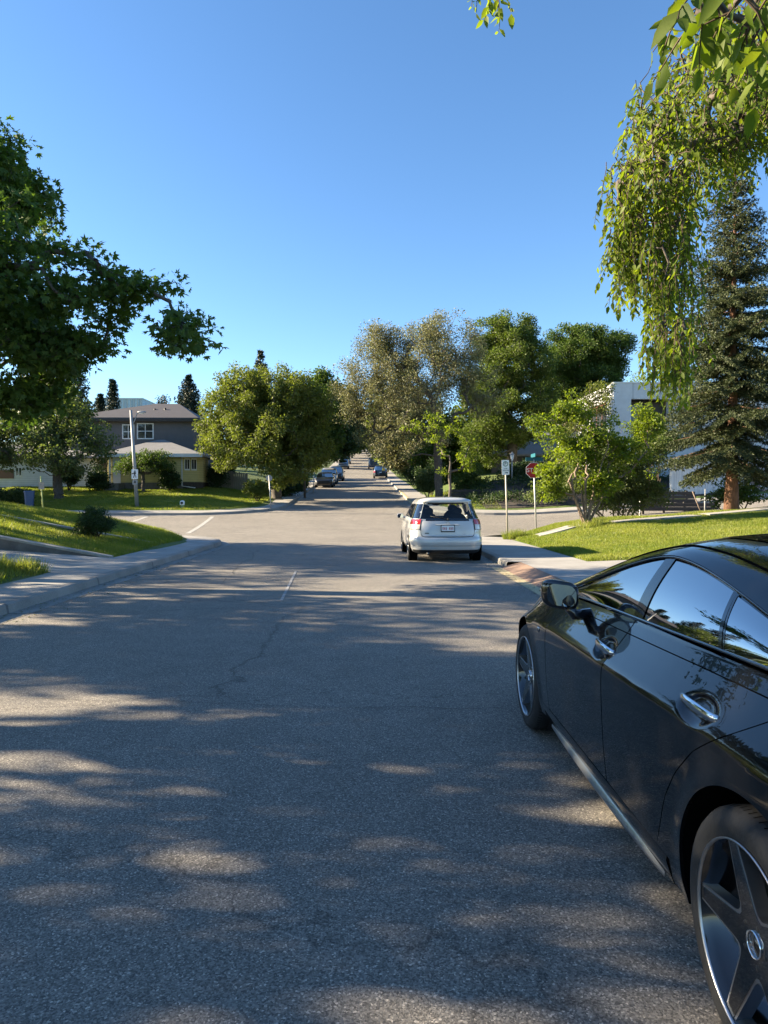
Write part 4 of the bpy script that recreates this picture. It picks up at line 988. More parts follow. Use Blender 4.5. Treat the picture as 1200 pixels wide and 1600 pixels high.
# hanging twigs with alternate leaves
tw = MB(); LP, LD, LN, LL, LW = [], [], [], [], []
def strand(p0, length, spacing, ll, dirx=None, sway=0.35):
    p = np.array(p0, float); a = rg.uniform(0, 6.28)
    d = unit(np.array([math.cos(a) * 0.7, math.sin(a) * 0.7, rg.uniform(-.6, .25)])) if dirx is None else unit(np.array(dirx, float))
    n = max(3, int(length / spacing)); pts = [p.copy()]
    for i in range(n):
        d = unit(d * 0.86 + np.array([rg.normal(0, .10), rg.normal(0, .10), -0.20]))
        p = p + d * spacing; pts.append(p.copy())
        side = unit(np.cross(d, np.array([0, 0, 1.0]) + rg.normal(0, .25, 3))) * (1 if i % 2 else -1)
        ld = unit(side * 0.75 + d * 0.45 + np.array([0, 0, -0.55]) + rg.normal(0, .28, 3))
        LP.append(p + rg.normal(0, .004, 3)); LD.append(ld); LN.append(unit(np.array([0, 0, 1.0]) * 0.7 + rg.normal(0, .6, 3))); s = ll * rg.uniform(.5, 1.3); LL.append(s); LW.append(s * rg.uniform(.42, .55))
    tw.tube([q for q in pts[::2]] + [pts[-1]], [0.0035 - 0.0022 * i / (len(pts[::2])) for i in range(len(pts[::2]) + 1)], 4, False)
for (px, py, Y, h), p in zip(A, anch):
    for _ in range(3): strand(p + rg.normal(0, .05, 3), h * Y / F * rg.uniform(.7, 1.15), 0.027, 0.054, None if py < 260 else (rg.normal(0, .4), rg.normal(0, .4), -1.0))
for p in nanch:
    for _ in range(3): strand(p + rg.normal(0, .03, 3), rg.uniform(.10, .22), 0.034, 0.085)
for p in spr:
    for _ in range(2): strand(p, rg.uniform(.12, .22), 0.028, 0.062, (rg.normal(.1, .3), rg.normal(0, .3), -1.0))
for p in extra:
    for _ in range(3): strand(p, rg.uniform(.3, .8), 0.05, 0.085)
tw.v = [tuple(np.array(v) - lt) for v in tw.v]
tw.build('twigs', M['twig'], tt, fix=False)
LP = np.array(LP) - lt; n = len(LP)
V = leaf6_verts(LP, np.array(LD), np.array(LN), np.array(LL), np.array(LW), 0.12)
F3 = np.array([[0, 6, 1], [1, 6, 7], [1, 7, 2], [2, 7, 3], [0, 5, 6], [5, 4, 7], [5, 7, 6], [4, 3, 7]])
mesh_np('leaves', V.reshape(-1, 3), (np.arange(n)[:, None, None] * 8 + F3[None]).reshape(-1, 3), M['leaf_bright'], tt)
# ------------------------------------------------------------------ buildings
def loc_box(t, name, mat, a, b, bevel=0.0):
    o = Vector(t.location); m = MB(); m.box(Vector(a) - o, Vector(b) - o); return m.build(name, mat, t, bevel=bevel)
def hip_roof(t, name, mat, x0, x1, y0, y1, ze, zr, ov=0.45, ridge_inset=None, th=0.16):
    o = Vector(t.location); x0 -= ov; x1 += ov; y0 -= ov; y1 += ov; ym = (y0 + y1) / 2
    ri = ridge_inset if ridge_inset is not None else (y1 - y0) / 2
    ra, rb_ = ri if isinstance(ri, tuple) else (ri, ri)
    vs = [(x0, y0, ze), (x1, y0, ze), (x1, y1, ze), (x0, y1, ze), (x0, y0, ze - th), (x1, y0, ze - th), (x1, y1, ze - th), (x0, y1, ze - th), (x0 + ra, ym, zr), (x1 - rb_, ym, zr)]
    fs = [(0, 1, 9, 8), (1, 2, 9), (2, 3, 8, 9), (3, 0, 8), (0, 4, 5, 1), (1, 5, 6, 2), (2, 6, 7, 3), (3, 7, 4, 0), (4, 7, 6, 5)]
    m = MB(); m.add([Vector(v) - o for v in vs], fs); return m.build(name, mat, t)
def window(t, x0, x1, z0, z1, y, cols=2, rows=2, fw=0.08, frame='trim_white', depth=0.05, axis='x', gl='window_glass'):
    """a window on a wall that faces -y (axis 'x') or -x (axis 'y', x0/x1 then run along y and y is the wall's x)"""
    o = Vector(t.location)
    def P(u, v, d): return (Vector((u, y - d, v)) if axis == 'x' else Vector((y - d, u, v))) - o
    m = MB()
    def bar(u0, u1, v0, v1, d0, d1):
        a, b = P(u0, v0, d0), P(u1, v1, d1)
        m.box((min(a.x, b.x), min(a.y, b.y), min(a.z, b.z)), (max(a.x, b.x), max(a.y, b.y), max(a.z, b.z)))
    bar(x0, x0 + fw, z0, z1, 0, depth); bar(x1 - fw, x1, z0, z1, 0, depth)
    bar(x0 + fw, x1 - fw, z1 - fw, z1, 0, depth); bar(x0 + fw, x1 - fw, z0, z0 + fw, 0, depth)
    for i in range(1, cols):
        c = x0 + (x1 - x0) * i / cols; bar(c - fw * .35, c + fw * .35, z0 + fw, z1 - fw, 0, depth * .8)
    for i in range(1, rows):
        c = z0 + (z1 - z0) * i / rows; bar(x0 + fw, x1 - fw, c - fw * .3, c + fw * .3, 0, depth * .7)
    f = m.build('window', M[frame], t)
    g = MB(); a, b = P(x0 + fw, z0 + fw, 0.006), P(x1 - fw, z1 - fw, 0.02)
    g.box((min(a.x, b.x), min(a.y, b.y), min(a.z, b.z)), (max(a.x, b.x), max(a.y, b.y), max(a.z, b.z)))
    g.build('pane', M[gl], f)
    return f
# --- grey and yellow house at the far left corner
Yh = 51.5
X0, X1 = atx(112, Yh), atx(303, Yh); ze = atz(657, Yh); zb = gz((X0 + X1) / 2, 50) - 0.2
hs = thing('house', 'two storey grey house with dark hip roof and a yellow clad ground floor wing', 'house', ((X0 + X1) / 2, Yh, zb))
loc_box(hs, 'wall', M['wall_grey'], (X0, Yh, zb), (X1, Yh + 7.6, ze))
hip_roof(hs, 'roof', M['shingle_dark'], X0, X1, Yh, Yh + 7.6, ze + 0.12, atz(632, Yh + 3.8), 0.5, (5.6, 2.6))
rf = [c for c in hs.children if c.name.startswith('roof')][0]
v = MB(); o = Vector(hs.location)
for px, py in ((242, 641), (258, 640)):
    p = at(px, py, Yh + 1.9) - o; v.tube([p - Vector((0, 0, .35)), p + Vector((0, 0, .12))], [0.09, 0.09], 8)
v.build('vent_pipe', M['sign_black'], rf)
p = MB(); p.box(Vector((X0 - .5, Yh - .54, ze - .16)) - o, Vector((X1 + .5, Yh - .50, ze + .02)) - o); p.build('fascia', M['wood_dark'], hs)
window(hs, atx(192, Yh), atx(211, Yh), atz(687, Yh), atz(664, Yh), Yh, 2, 2)
window(hs, atx(215, Yh), atx(241, Yh), atz(687, Yh), atz(662, Yh), Yh, 2, 2)
# ground floor wing
Yw = 48.8
W0, W1 = atx(168, Yw), atx(286, Yw); zw = atz(712, Yw); zg = gz((W0 + W1) / 2, Yw)
loc_box(hs, 'wing_wall', M['siding_yellow'], (W0, Yw, zg + 0.5), (W1, Yh - 0.01, zw))
loc_box(hs, 'foundation', M['foundation'], (W0 - 0.02, Yw - 0.03, zg - 0.5), (W1 + 0.02, Yh - 0.02, zg + 0.5))
# bay on the right, at an angle
B1 = atx(317, Yw + 1.0)
b = MB(); q = [Vector((W1, Yw + .02, 0)), Vector((B1 - .25, Yw + 0.55, 0)), Vector((B1, Yw + 1.0, 0)), Vector((B1, Yh - .02, 0)), Vector((W1, Yh - .02, 0))]
def prism_z(b, q, z0, z1, o):
    n = len(q); vs = [Vector((p.x, p.y, z0)) - o for p in q] + [Vector((p.x, p.y, z1)) - o for p in q]
    b.add(vs, [tuple(range(n - 1, -1, -1)), tuple(range(n, 2 * n))] + [(i, (i + 1) % n, (i + 1) % n + n, i + n) for i in range(n)])
prism_z(b, q, zg + 0.55, zw - .01, o); b.build('bay_wall', M['siding_yellow'], hs)
b = MB(); prism_z(b, [p * 1.0 for p in q], zg - .5, zg + 0.549, o); b.build('bay_foundation', M['wood_dark'], hs)
q0, q1 = q[0], q[1]; dv = (q1 - q0); nv = Vector((dv.y, -dv.x, 0)).normalized()
for f0, f1 in ((0.10, 0.46), (0.56, 0.92)):
    a, c = q0 + dv * f0, q0 + dv * f1
    m = MB(); g = MB()
    def quadbox(mb, a, c, z0, z1, d0, d1):
        mb.add([x - o for x in [a + nv * d0 + Vector((0, 0, z0)), c + nv * d0 + Vector((0, 0, z0)), c + nv * d0 + Vector((0, 0, z1)), a + nv * d0 + Vector((0, 0, z1)), a + nv * d1 + Vector((0, 0, z0)), c + nv * d1 + Vector((0, 0, z0)), c + nv * d1 + Vector((0, 0, z1)), a + nv * d1 + Vector((0, 0, z1))]], [(0, 1, 2, 3), (7, 6, 5, 4), (0, 4, 5, 1), (1, 5, 6, 2), (2, 6, 7, 3), (3, 7, 4, 0)])
    z0, z1 = atz(735, Yw), atz(716, Yw); u = (c - a)
    quadbox(m, a, a + u * .1, z0, z1, 0, .05); quadbox(m, c - u * .1, c, z0, z1, 0, .05); quadbox(m, a + u * .1, c - u * .1, z1 - .1, z1, 0, .05); quadbox(m, a + u * .1, c - u * .1, z0, z0 + .1, 0, .05); quadbox(m, a + u * .46, a + u * .54, z0 + .1, z1 - .1, 0, .04)
    fr = m.build('window', M['trim_white'], hs); quadbox(g, a + u * .1, c - u * .1, z0 + .1, z1 - .1, .005, .02); g.build('pane', M['window_glass'], fr)
hip_roof(hs, 'wing_roof', M['shingle_grey'], W0, B1 - .1, Yw, Yh + 1.4, zw + .08, atz(689, Yh), 0.45, 3.4)
p = MB(); p.box(Vector((W0 - .45, Yw - .52, zw - .14)) - o, Vector((B1 + .35, Yw - .46, zw + .1)) - o); p.build('gutter', M['trim_white'], hs)
p = MB(); p.tube([Vector((W1 - .05, Yw - .06, zw)) - o, Vector((W1 - .05, Yw - .06, zg + .25)) - o, Vector((W1 + .9, Yw - .12, zg + .12)) - o], [0.04] * 3, 6); p.build('downpipe', M['trim_white'], hs)
dw = loc_box(hs, 'door', M['trim_white'], (atx(177, Yw), Yw - .05, zg + .45), (atx(189, Yw), Yw - .005, zg + 2.4))
k = MB(); k.ell(Vector((atx(188, Yw), Yw - .09, zg + 1.4)) - o, (.05, .05, .05)); k.build('handle', M['steel'], dw)
p = MB(); p.box(Vector((atx(173, Yw) - .06, Yw - .16, zg + .1)) - o, Vector((atx(173, Yw) + .06, Yw - .06, zw)) - o); p.build('porch_post', M['trim_white'], hs)
loc_box(hs, 'porch_step', M['foundation'], (atx(172, Yw), Yw - 1.2, zg - .3), (atx(195, Yw), Yw - .04, zg + .42))
# --- white bungalow to its left
Yb = 50.5; bx0, bx1 = atx(-60, Yb), atx(150, Yb); zg2 = gz((bx0 + bx1) / 2, Yb)
bg_ = thing('bungalow', 'low white clad bungalow with brown brick end behind the small spreading tree', 'house', ((bx0 + bx1) / 2, Yb, zg2))
loc_box(bg_, 'wall', M['siding_white'], (bx0, Yb, atz(765, Yb)), (bx1, Yb + 7, atz(716, Yb)))
loc_box(bg_, 'foundation', M['foundation'], (bx0 + .02, Yb + .03, zg2 - .5), (bx1 - .02, Yb + 6.9, atz(765, Yb) - .002))
loc_box(bg_, 'brick_panel', M['brick'], (bx0 + .1, Yb - .06, atz(748, Yb)), (atx(22, Yb), Yb - .002, atz(735, Yb)))
hip_roof(bg_, 'roof', M['shingle_grey'], bx0, bx1, Yb, Yb + 7, atz(716, Yb) + .1, atz(690, Yb + 3), 0.5)
window(bg_, atx(24, Yb), atx(36, Yb), atz(745, Yb), atz(730, Yb), Yb, 2, 1)
window(bg_, atx(108, Yb), atx(134, Yb), atz(748, Yb), atz(728, Yb), Yb, 2, 1)
# --- metal clad block behind
Yc_ = 92; c0, c1 = atx(150, Yc_), atx(224, Yc_); zc = gz(c0, Yc_)
cb = thing('metal_block', 'pale corrugated metal clad block rising behind the grey house', 'building', ((c0 + c1) / 2, Yc_, zc))
loc_box(cb, 'wall', M['corrugated'], (c0, Yc_, zc - 1), (c1, Yc_ + 9, atz(624.5, Yc_)))
loc_box(cb, 'parapet', M['trim_white'], (c0 - .06, Yc_ - .08, atz(624.5, Yc_)), (c1 + .06, Yc_ + 9.08, atz(623, Yc_)))
rb = MB()
for i in range(14):
    x = c0 + (c1 - c0) * (i + .5) / 14 - cb.location.x; rb.box((x - .06, -.07, .0), (x + .06, -.004, atz(625, Yc_) - zc))
rb.build('ribs', M['steel'], cb)
# --- wooden fence by the house
def fence(name, label, x0, x1, y, h, mat, post='fence_wood', n=6, y1=None, rail=True):
    y1 = y if y1 is None else y1; z0 = gz((x0 + x1) / 2, (y + y1) / 2)
    t = thing(name, label, 'fence', ((x0 + x1) / 2, (y + y1) / 2, z0))
    m = MB(); L = x1 - x0; pk = int(L / 0.15)
    for i in range(pk):
        u = x0 + L * i / pk; yy = y + (y1 - y) * i / pk; zz = gz(u, yy) - z0; hh = h + 0.015 * math.sin(i * 7.3)
        m.box((u - t.location.x, yy - t.location.y - .012, zz - .05), (u + 0.138 - t.location.x, yy - t.location.y + .012, zz + hh))
    m.build('boards', M[mat], t)
    for i in range(n + 1):
        u = x0 + L * i / n; yy = y + (y1 - y) * i / n; zz = gz(u, yy) - z0
        p = MB(); p.box((u - .05 - t.location.x, yy - t.location.y + .014, zz - .2), (u + .05 - t.location.x, yy - t.location.y + .11, zz + h + .06)); p.build('post', M[post], t)
    return t
fence('wooden_fence', 'weathered pale wooden fence right of the yellow bay, under the olive tree', atx(314, 52), atx(385, 52), 52.2, 1.25, 'fence_wood')
# --- flat white house on the right
Ym = 43.0; m0, m1 = atx(958, Ym), atx(1330, Ym); zt = atz(597, Ym); zm = gz(m0 + 3, Ym) - .4
mh = thing('modern_house', 'flat roofed white modern house with dark window recesses behind the blue spruce', 'house', ((m0 + m1) / 2, Ym, zm)); o = Vector(mh.location)
wx0, wx1, wz0, wz1 = atx(985, Ym), atx(1045, Ym), atz(705, Ym), atz(622, Ym)
w2 = MB()
def BX(a, b): w2.box(Vector(a) - o, Vector(b) - o)
BX((m0, Ym, zm), (wx0, Ym + .5, zt)); BX((wx1, Ym, zm), (m1, Ym + .5, zt)); BX((wx0, Ym, wz1), (wx1, Ym + .5, zt)); BX((wx0, Ym, zm), (wx1, Ym + .5, wz0))
BX((m0, Ym + .5, zm), (m0 + .4, Ym + 1.3, zt)); BX((m0, Ym + 1.3, wz1), (m0 + .4, Ym + 4.6, zt)); BX((m0, Ym + 1.3, zm), (m0 + .4, Ym + 4.6, atz(735, Ym))); BX((m0, Ym + 4.6, zm), (m0 + .4, Ym + 13, zt))
BX((m0 + .4, Ym + 12.6, zm), (m1, Ym + 13, zt)); BX((m1 - .4, Ym + .5, zm), (m1, Ym + 12.6, zt))
w2.build('wall', M['panel_white'], mh)
loc_box(mh, 'roof', M['foundation'], (m0 + .4, Ym + .5, zt - .35), (m1 - .4, Ym + 12.6, zt - .15))
loc_box(mh, 'coping', M['trim_white'], (m0 - .04, Ym - .04, zt), (m1 + .04, Ym + .54, zt + .06))
loc_box(mh, 'recess_back', M['wall_grey'], (wx0 + .01, Ym + 1.2, wz0), (wx1 + 3, Ym + 1.4, wz1))
window(mh, wx0 + .12, wx0 + 1.3, wz0 + .1, wz1 - .15, Ym + 1.2, 1, 2, 0.07, 'black_plastic')
window(mh, wx0 + 1.4, wx1 - .05, wz0 + .1, wz0 + (wz1 - wz0) * .55, Ym + 1.2, 2, 2, 0.07, 'black_plastic')
window(mh, Ym + 1.35, Ym + 4.55, atz(733, Ym), wz1 - .03, m0 + .12, 3, 1, 0.1, 'wood_red', axis='y')
for px in (1062, 1150, 1215): window(mh, atx(px, Ym), atx(px + 34, Ym), atz(690, Ym), atz(632, Ym), Ym, 2, 1, 0.07, 'black_plastic', depth=0.04)
# low white board fence in front
fence('board_fence', 'low white vertical board fence in front of the modern house, behind the spruce trunk', atx(1052, 38.5), atx(1330, 38.5), 38.8, atz(716, 38.8) - gz(atx(1150, 38.5), 38.8), 'board_white', 'trim_white', 8)
# dark timber retaining walls on the far right bank
def timber(label, px0, px1, Y, py_t, rows, name='timber_wall'):
    x0, x1 = atx(px0, Y), atx(px1, Y); zt = atz(py_t, Y)
    t = thing(name, label, 'wall', ((x0 + x1) / 2, Y, zt))
    for i in range(rows):
        m = MB(); m.box((-(x1 - x0) / 2 - .05 * (i % 2), -.09 - .02 * i, -.2 * (i + 1) + .012), ((x1 - x0) / 2 + .04 * (i % 2), .09, -.2 * i)); m.build('timber', M['wood_dark'], t, bevel=0.015)
    for i in range(4):
        m = MB(); x = -(x1 - x0) / 2 + (x1 - x0) * (i + .5) / 4; m.box((x - .05, .091, -.2 * rows - .5), (x + .05, .19, .05)); m.build('post', M['wood_dark'], t)
    return t
timber('upper dark timber retaining wall on the bank behind the parking sign', 705, 880, 43, 765, 3)
timber('lower dark timber retaining wall on the bank behind the parking sign', 720, 900, 40.4, 786, 3)
timber('dark stacked timber wall at the foot of the white house', 1000, 1085, 36.5, 768, 4)
timber('lowest dark timber edge below the stacked timber wall', 990, 1120, 33.6, 786, 2)
# grey bungalow behind on the right
Yg = 60; g0, g1 = atx(768, Yg), atx(905, Yg); zgb = gz(g0, Yg)
gb = thing('grey_bungalow', 'grey bungalow with a sloping shingle roof half hidden right of the green elms', 'house', ((g0 + g1) / 2, Yg, zgb))
loc_box(gb, 'wall', M['wall_grey'], (g0, Yg, zgb - 1), (g1, Yg + 8, atz(712, Yg)))
hip_roof(gb, 'roof', M['shingle_grey'], g0, g1, Yg, Yg + 8, atz(712, Yg) + .1, atz(672, Yg + 4), 0.5, 1.2)
window(gb, atx(815, Yg), atx(850, Yg), atz(738, Yg), atz(720, Yg), Yg, 2, 1)
# house closing the far end of the street
Ye = 300; e0, e1 = atx(545, Ye), atx(600, Ye); ze_ = gz((e0 + e1) / 2, Ye)
eh = thing('far_house', 'pale blue grey house closing the far end of the street', 'house', ((e0 + e1) / 2, Ye, ze_))
loc_box(eh, 'wall', M['siding_white'], (e0, Ye, ze_ - 1), (e1, Ye + 8, ze_ + 2.8))
hip_roof(eh, 'roof', M['shingle_grey'], e0, e1, Ye, Ye + 8, ze_ + 2.9, ze_ + 5.2)
window(eh, e0 + 4, e0 + 7, ze_ + .9, ze_ + 2.2, Ye, 2, 1)

# ------------------------------------------------------------------ signs and posts
def disc_poly(r, n=28, a0=0.0): return [(r * math.cos(a0 + 2 * math.pi * i / n), r * math.sin(a0 + 2 * math.pi * i / n)) for i in range(n)]
def rrect(w, h, r, n=5):
    out = []
    for cx, cz, a in ((w / 2 - r, h / 2 - r, 0), (-w / 2 + r, h / 2 - r, 90), (-w / 2 + r, -h / 2 + r, 180), (w / 2 - r, -h / 2 + r, 270)):
        for i in range(n + 1): t = R_(a + 90 * i / n); out.append((cx + r * math.cos(t), cz + r * math.sin(t)))
    return out
def ring_prism(b, r0, r1, depth, M4, n=32):
    vs = []
    for r in (r0, r1):
        for d in (0, depth): vs += [M4 @ Vector((r * math.cos(2 * math.pi * i / n), d, r * math.sin(2 * math.pi * i / n))) for i in range(n)]
    fs = []
    for i in range(n):
        j = (i + 1) % n
        fs += [(i, j, 2 * n + j, 2 * n + i), (n + i, 3 * n + i, 3 * n + j, n + j), (2 * n + i, 2 * n + j, 3 * n + j, 3 * n + i), (i, n + i, n + j, j)]
    b.add(vs, fs)
TX = Matrix.Rotation(R_(90), 4, 'X')          # text plane XY -> XZ, facing -Y
def T(x, y, z): return Matrix.Translation((x, y, z))
def px_len(px, Y): return px * Y / F
# parking sign
Yp = 22.9; base = at(793.5, 842, Yp); bz = gz(base.x, Yp)
top_ = at(789.5, 719, Yp)
ps = thing('parking_sign', 'white parking sign with a green circled P on a bare steel post', 'sign', (base.x, Yp, bz))
pole = MB(); tp = top_ - Vector(ps.location); pole.tube([(0, 0, -.2), (tp.x * .98, 0, tp.z * .995)], [0.03, 0.03], 10); pole.build('post', M['steel_warm'], ps)
pc = Vector((tp.x, -.05, tp.z - 0.245)); sw, sh = 0.25, 0.50
RZ = Matrix.Rotation(R_(-2), 4, 'Y')
def PM(dx, dy, dz): return T(pc.x, pc.y, pc.z) @ RZ @ T(dx, dy, dz)
m = MB(); m.prism(rrect(sw, sh, .03), .006, PM(0, 0, 0)); pl = m.build('panel', M['sign_white'], ps)
m = MB(); ring_prism(m, .068, .088, .002, PM(0, -.0035, .12)); m.build('ring', M['sign_green'], pl)
text_mesh('letter', 'P', .145, M['sign_black'], pl, PM(0.0, -.004, .118) @ TX)
text_mesh('lettering', '2 HR', .058, M['sign_black'], pl, PM(0, -.004, -.045) @ TX)
text_mesh('lettering', 'MON-FRI', .052, M['sign_black'], pl, PM(0, -.004, -.11) @ TX)
m = MB(); m.prism([(-.05, -.01), (.02, -.01), (.02, -.03), (.06, 0), (.02, .03), (.02, .01), (-.05, .01)], .002, PM(.02, -.0035, -.18)); m.build('arrow', M['sign_black'], pl)
# stop sign
Ys = 26.2; base = at(838.5, 823, Ys); bz = gz(base.x, Ys); sp_ = at(833.5, 735, Ys)
ss = thing('stop_sign', 'red octagonal stop sign half hidden by the bright shrub', 'sign', (base.x, Ys, bz)); so = Vector(ss.location)
tp = sp_ - so; m = MB(); m.tube([(0, 0, -.2), (tp.x * .95, 0, tp.z + .42)], [0.035, .03], 10); m.build('post', M['steel'], ss)
r = 0.325; SM = T(tp.x, -.06, tp.z)
m = MB(); m.prism(disc_poly(r, 8, R_(22.5)), .005, SM); pw_ = m.build('panel', M['sign_white'], ss)
m = MB(); m.prism(disc_poly(r - .018, 8, R_(22.5)), .003, SM @ T(0, -.0035, 0)); m.build('face', M['sign_red'], pw_)
text_mesh('lettering', 'STOP', .225, M['sign_white'], pw_, SM @ T(0, -.006, 0) @ TX)
m = MB(); m.box((tp.x - .30, -.015, tp.z + .36), (tp.x + .36, .015, tp.z + .50)); m.build('street_name_plate', M['sign_teal'], ss)
m = MB(); m.box((tp.x - .02, -.35, tp.z + .505), (tp.x + .01, .35, tp.z + .64)); m.build('street_name_plate', M['sign_teal'], ss)
# lamp post with pedestrian crossing sign
Yl = 39.2; base = at(214.5, 786, Yl); bz = gz(base.x, Yl); tpx = at(204.5, 641, Yl)
lp = thing('lamp_post', 'leaning grey street lamp post carrying a white walking person sign', 'street lamp', (base.x, Yl, bz)); lo = Vector(lp.location)
tp = tpx - lo; m = MB(); m.tube([(0, 0, -.2), (tp.x * .5, 0, tp.z * .5), (tp.x, 0, tp.z)], [.115, .095, .07], 12); m.build('post', M['pole_grey'], lp)
m = MB(); m.tube([(tp.x, 0, tp.z - 1.0), (tp.x + .22, 0, tp.z - .55), (tp.x + .35, 0, tp.z - .18), (tp.x + .45, -.02, tp.z - .1)], [.035, .03, .03, .03], 8); arm = m.build('arm', M['pole_grey'], lp)
m = MB(); m.ell((tp.x + .62, -.02, tp.z - .11), (.26, .12, .075)); m.build('lamp_head', M['pole_grey'], lp)
m = MB(); m.ell((tp.x + .62, -.02, tp.z - .15), (.2, .1, .065)); m.build('lens', M['lamp_glass'], lp)
f = .24; sx_ = tp.x * f; sz_ = at(212, 741, Yl).z - bz
PMx = T(sx_, -.16, sz_)
m = MB(); m.prism(rrect(.36, .55, .02), .008, PMx); pl = m.build('sign_panel', M['sign_white'], lp)
fig = MB(); q = PMx @ T(0, -.012, 0)
fig.prism([(x * .042 + .01, z * .042 + .165) for x, z in disc_poly(1, 14)], .004, q)
fig.prism([(-.045, .11), (.05, .12), (.075, .02), (.05, .01), (.04, .06), (.035, -.05), (-.03, -.05), (-.035, .05), (-.07, .0), (-.09, .02)], .004, q)
fig.prism([(-.03, -.055), (.0, -.055), (-.055, -.21), (-.10, -.21)], .004, q); fig.prism([(.003, -.055), (.037, -.055), (.09, -.13), (.085, -.21), (.05, -.21), (.055, -.145)], .004, q)
fig.build('walking_figure', M['sign_black'], pl)
m = MB(); m.prism([(-.05, 0), (0, .05), (.0, .02), (.05, .02), (.05, -.02), (.0, -.02), (0, -.05)], .004, q @ T(-.12, 0, .03)); m.build('arrow', M['sign_black'], pl)
zb_ = at(212, 754, Yl).z - bz
m = MB(); m.prism(rrect(.3, .26, .02), .008, T(sx_ + .01, -.16, zb_)); pl2 = m.build('sign_panel', M['pole_grey'], lp)
m = MB(); m.prism(disc_poly(.055, 16), .01, T(sx_ + .01, -.171, zb_ + .02)); m.build('push_button', M['sign_black'], pl2)
# yellow green sign post, left
Yq = 36.9; base = at(68, 793, Yq); bz = gz(base.x, Yq)
q_ = thing('sign_post', 'thin yellow green post with the plain grey back of a small sign', 'sign', (base.x, Yq, bz)); tp = at(63.5, 744, Yq) - Vector(q_.location)
m = MB(); m.tube([(0, 0, -.2), (tp.x, 0, tp.z)], [.04, .035], 8); m.build('post', M['pole_yellow'], q_)
m = MB(); m.prism(rrect(.30, .38, .03), .008, T(tp.x * .8 + .03, -.05, at(65, 759, Yq).z - bz)); m.build('panel', M['wall_cap'], q_)
# back of the round sign at the far left corner
Yr = 39.6; base = at(424, 790, Yr); bz = gz(base.x, Yr)
q_ = thing('street_sign', 'grey back of an octagonal sign on a slim leaning post at the far left corner', 'sign', (base.x, Yr, bz)); tp = at(420.5, 747, Yr) - Vector(q_.location)
m = MB(); m.tube([(0, -.05, -.2), (tp.x, -.05, tp.z + .15)], [.035, .03], 8); m.build('post', M['steel'], q_)
m = MB(); m.prism(disc_poly(.19, 8, R_(22.5)), .006, T(tp.x, 0.0, tp.z)); m.build('panel', M['pole_grey'], q_)
# small yellow sign farther along
Yy = 56; base = at(489, 757, Yy); bz = gz(base.x, Yy)
q_ = thing('warning_sign', 'small square yellow sign on a thin post left of the parked pickup', 'sign', (base.x, Yy, bz)); tp = at(493.5, 733, Yy) - Vector(q_.location)
m = MB(); m.tube([(0, 0, -.2), (tp.x - .1, 0, tp.z + .2)], [.04, .035], 8); m.build('post', M['steel'], q_)
m = MB(); m.prism(rrect(.34, .5, .04), .01, T(tp.x, -.06, tp.z)); m.build('panel', M['sign_yellow'], q_)
Yy = 50; base = at(476.5, 760, Yy); bz = gz(base.x, Yy)
q_ = thing('wooden_pole', 'short dark wooden pole under the olive tree left of the small yellow sign', 'post', (base.x, Yy, bz)); tp = at(475, 716, Yy) - Vector(q_.location)
m = MB(); m.tube([(0, 0, -.2), (tp.x * .4, 0, tp.z * .45), (tp.x, 0, tp.z)], [.085, .08, .07], 10); m.tube([(tp.x, 0, tp.z), (tp.x, 0, tp.z + .05)], [.085, .06], 10); m.build('pole_shaft', M['bark'], q_)
# fire hydrant like marker on the far lawn
Yf = 38.9; base = at(285, 790, Yf); bz = gz(base.x, Yf)
hy = thing('lawn_marker', 'small white and green marker post with a dark round front on the far left lawn', 'marker', (base.x, Yf, bz))
m = MB(); m.lathe([(.001, -.1), (.10, -.1), (.09, .12), (.085, .16), (.001, .16)], 16); m.build('base', solid('pale_green', (.30, .40, .22), .7), hy)
m = MB(); m.lathe([(.001, .162), (.12, .162), (.13, .2), (.13, .34), (.11, .40), (.05, .43), (.001, .43)], 18); m.build('body', M['sign_white'], hy)
m = MB(); m.prism(disc_poly(.075, 18), .03, T(0, -.15, .29)); m.build('cap', M['sign_black'], hy)
# blue cart
Yk = 38.9; base = at(46, 792, Yk); bz = gz(base.x, Yk)
bn = thing('waste_cart', 'blue wheeled waste cart standing at the end of the dark hedge', 'bin', (base.x, Yk, bz), 0.5)
m = MB(); n = 12
def cart(u, v):
    a = 2 * math.pi * u; s = .20 + .07 * v; c, sn = math.cos(a), math.sin(a)
    return (s * math.copysign(abs(c) ** .45, c), (s + .03) * math.copysign(abs(sn) ** .45, sn), .05 + .85 * v)
m.grid(cart, 28, 6); m.build('body', M['bin_blue'], bn)
m = MB(); m.grid(lambda u, v: ((.29 - .02 * v) * math.copysign(abs(math.cos(2 * math.pi * u)) ** .45, math.cos(2 * math.pi * u)) * (1 - .98 * (v > .9)), (.32 - .02 * v) * math.copysign(abs(math.sin(2 * math.pi * u)) ** .45, math.sin(2 * math.pi * u)) * (1 - .98 * (v > .9)), .90 + .08 * min(v * 2, 1)), 28, 6); m.build('lid', M['bin_blue'], bn)
m = MB(); m.tube([(-.2, .29, .86), (-.2, .36, .9), (.2, .36, .9), (.2, .29, .86)], .016, 8); m.build('handle', M['black_plastic'], bn)
for s in (-1, 1):
    m = MB(); m.lathe([(.001, -.03), (.11, -.03), (.12, 0), (.11, .03), (.001, .03)], 16, T(s * .24, .24, .12) @ Matrix.Rotation(R_(90), 4, 'Y')); m.build('wheel', M['black_plastic'], bn)
